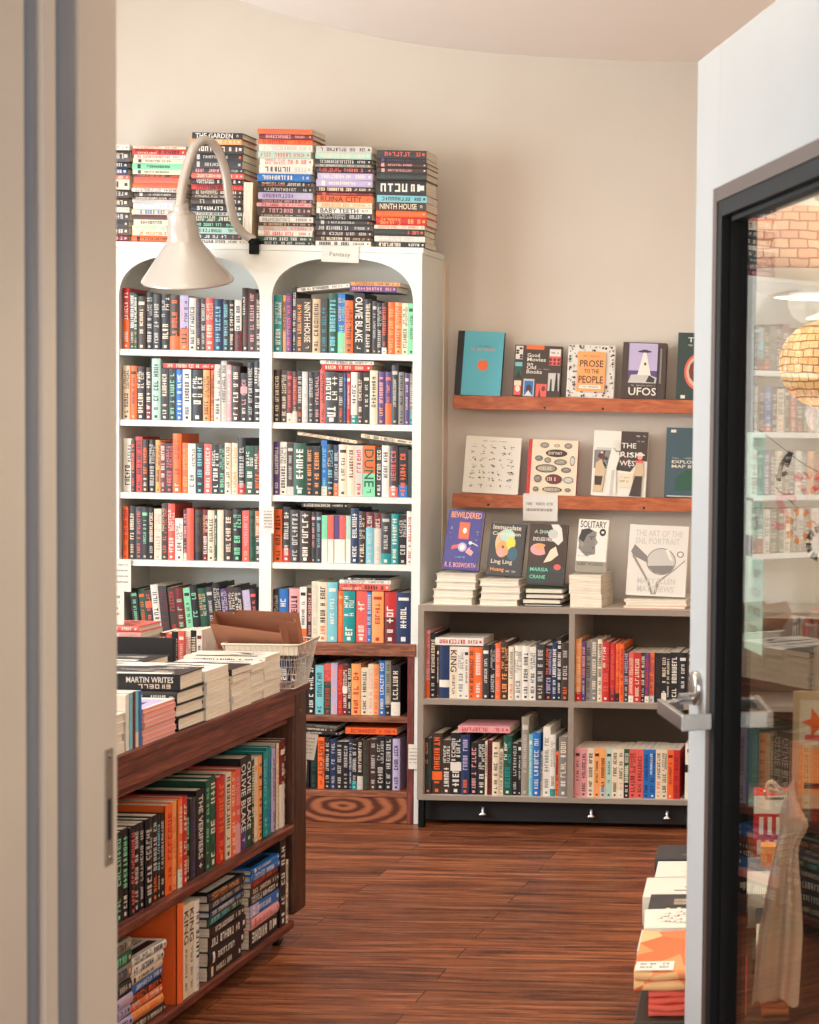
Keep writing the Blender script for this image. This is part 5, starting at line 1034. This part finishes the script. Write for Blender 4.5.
pendant('pendant_lamp', (-0.335, 4.0, 1.912), P1, M_WICK1, 'wide drum-shaped woven pendant lamp seen through the top of the door glass', 2, 0.838,
        [(0.148, -0.066), (0.140, -0.085), (0.112, -0.108), (0.075, -0.122), (0.068, -0.120), (0.105, -0.104), (0.134, -0.083)])
pendant('pendant_lamp', (-0.332, 4.5, 1.66), P2, M_WICK2, 'round golden woven globe pendant lamp lower in the door glass', 2, 1.09)
M_FILL_GLOBE = mat('glowing_fill_globe', (255, 240, 220), 0.5, emis=78)  # glowing globes added out of view to brighten the ceiling and room
for gx, gy, gz, zc, lab in ((0.42, 3.45, 2.0, 2.75, 'added out-of-view fill globe near the side wall behind the door'), (-2.95, 3.35, 2.02, 3.36, 'added out-of-view fill globe over the near end of the walnut table')):
    t = empty('fill_globe', (gx, gy, gz), label=lab, cat='lamp', group='added fill globes')
    q = MB(); q.lathe([(0.12 * math.sin(PI * k / 20) + 1e-4, -0.12 * math.cos(PI * k / 20)) for k in range(21)], 36); q.build('globe', M_FILL_GLOBE, t)
    q = MB(); q.lathe([(0.0, 0.16), (0.03, 0.155), (0.035, 0.122), (0.0, 0.118)], 20); q.build('cap', M_STEEL, t)
    q = MB(); q.tube([(0, 0, 0.155), (0, 0, zc - gz)], 0.003, 8); q.build('cord', M_CORD, t)
# garland: a string with paper shapes
ga = [(-0.395, 3.62, 1.492), (-0.33, 3.6, 1.445), (-0.29, 3.6, 1.418), (-0.19, 3.6, 1.37)]
gb = [(-0.36, 3.62, 1.375), (-0.325, 3.6, 1.345), (-0.29, 3.6, 1.315), (-0.235, 3.6, 1.275), (-0.16, 3.6, 1.25)]
for k, g in enumerate((ga, gb)):
    q = MB(); q.tube(shade_spline(g, 6), 0.0009, 6); o = q.build('garland_string', M_BLACK2); tag(o, ['thin upper string carrying the paper heart', 'thin lower string carrying the paper letters'][k], 'string')
def cut(pts, holes, loc, c, label, rz=0.0, ry=0.0):
    q = MB()
    if holes:
        n = len(pts)
        for y_ in (-0.0008, 0.0008):
            for i in range(n): q.face([(pts[i][0], y_, pts[i][1]), (pts[(i + 1) % n][0], y_, pts[(i + 1) % n][1]), (holes[(i + 1) % n][0], y_, holes[(i + 1) % n][1]), (holes[i][0], y_, holes[i][1])], c[i % len(c)])
        for P_ in (pts, holes):
            for i in range(n): q.face([(P_[i][0], -0.0008, P_[i][1]), (P_[(i + 1) % n][0], -0.0008, P_[(i + 1) % n][1]), (P_[(i + 1) % n][0], 0.0008, P_[(i + 1) % n][1]), (P_[i][0], 0.0008, P_[i][1])], c[0])
    else: q.prism(pts, -0.0008, 0.0008, 'y', c[0])
    o = q.build('paper_cutout', M_MATTE); o.location = loc; o.rotation_euler = (0, ry, rz); return tag(o, label, 'paper cutout', 'paper shapes on the strings')
hp = [(0.034 * (16 * math.sin(t_) ** 3) / 17, 0.034 * (13 * math.cos(t_) - 5 * math.cos(2 * t_) - 2 * math.cos(3 * t_) - math.cos(4 * t_)) / 17) for t_ in [2 * PI * k / 28 for k in range(28)]]
cut(hp, [(x * .45, z * .45) for x, z in hp], (-0.29, 3.597, 1.385), ['p', 'r', 'p', 'w'], 'pink paper heart hanging on the upper string', ry=0.1)
ov = lambda rx, rz_, n=28: [(rx * math.cos(2 * PI * k / n), rz_ * math.sin(2 * PI * k / n)) for k in range(n)]
cut(ov(0.027, 0.038), ov(0.014, 0.023), (-0.308, 3.598, 1.298), ['o', 'o', 'C', 'W'], 'orange and white paper letter O on the lower string', ry=0.15)
cut(ov(0.026, 0.036), ov(0.014, 0.022), (-0.268, 3.598, 1.262), ['K', 'W', 'K', 'S'], 'black and white chequered paper letter O on the lower string', ry=0.05)
def letter(strokes, loc, c, label, wdt=0.014, ry=0.0):
    q = MB()
    for st_ in strokes:
        P_ = shade_spline([(x, 0, z) for x, z in st_], 5) if len(st_) > 2 else [Vector((x, 0, z)) for x, z in st_]; L, R_ = [], []
        for i, p in enumerate(P_):
            d = (P_[min(i + 1, len(P_) - 1)] - P_[max(i - 1, 0)]).normalized(); nn = Vector((-d.z, 0, d.x)) * wdt / 2; L.append(p + nn); R_.append(p - nn)
        for i in range(len(P_) - 1):
            for y_ in (-.0008, .0008): q.face([(v.x, y_, v.z) for v in (L[i], L[i + 1], R_[i + 1], R_[i])], c)
    o = q.build('paper_cutout', M_MATTE); o.location = loc; o.rotation_euler = (0, ry, 0); return tag(o, label, 'paper cutout', 'paper shapes on the strings')
letter([[(0.018, 0.028), (0.0, 0.034), (-0.016, 0.022), (0.0, 0.002), (0.016, -0.016), (0.0, -0.032), (-0.018, -0.026)]], (-0.340, 3.603, 1.325), 'p', 'pink paper letter S first on the lower string', ry=0.2)
letter([[(-0.012, 0.034), (-0.012, -0.03)], [(-0.018, -0.03), (0.02, -0.03)]], (-0.228, 3.598, 1.245), 'M', 'maroon paper letter L last on the lower string', 0.012)
letter([[(0.01, 0.03), (-0.008, 0.004), (-0.014, -0.03)], [(-0.02, -0.022), (0.004, -0.012)], [(0.012, 0.03), (0.002, 0.0)]], (-0.338, 3.598, 1.418), 'K', 'small black paper figure dangling from the upper string', 0.009)
# paper notices taped to the far face of the door glass
for zc, hh, c_, sd, lab in ((1.437, 0.105, 'z', 1, 'pale green paper notice with dark boxed lettering taped to the door glass'), (1.352, 0.055, 'z', 2, 'small pale green paper slip taped below the boxed notice'), (1.215, 0.15, 'z', 3, 'long pale green paper notice, lowest on the door glass')):
    q = MB(); q.box(-0.045, 0.060, 0.0, 0.0008, -hh / 2, hh / 2, c_); rr = random.Random(sd)
    for k in range(4):
        z0 = hh / 2 - hh * (.2 + .2 * k)
        for a0, a1, b0, b1 in line_marks(rr, -.03, .05, z0, z0 + .012, .014): q.face([(a0, .0012, b0), (a1, .0012, b0), (a1, .0012, b1), (a0, .0012, b1)], 'e')
    o = q.build('paper_notice', M_MATTE); o.matrix_world = Matrix.Translation((-0.118, 2.25, 0.0)) @ Matrix.Rotation(ang, 4, 'Z') @ Matrix.Translation((XS - 0.175, -0.0255, zc)) ; tag(o, lab, 'notice', 'paper notices on the door glass')
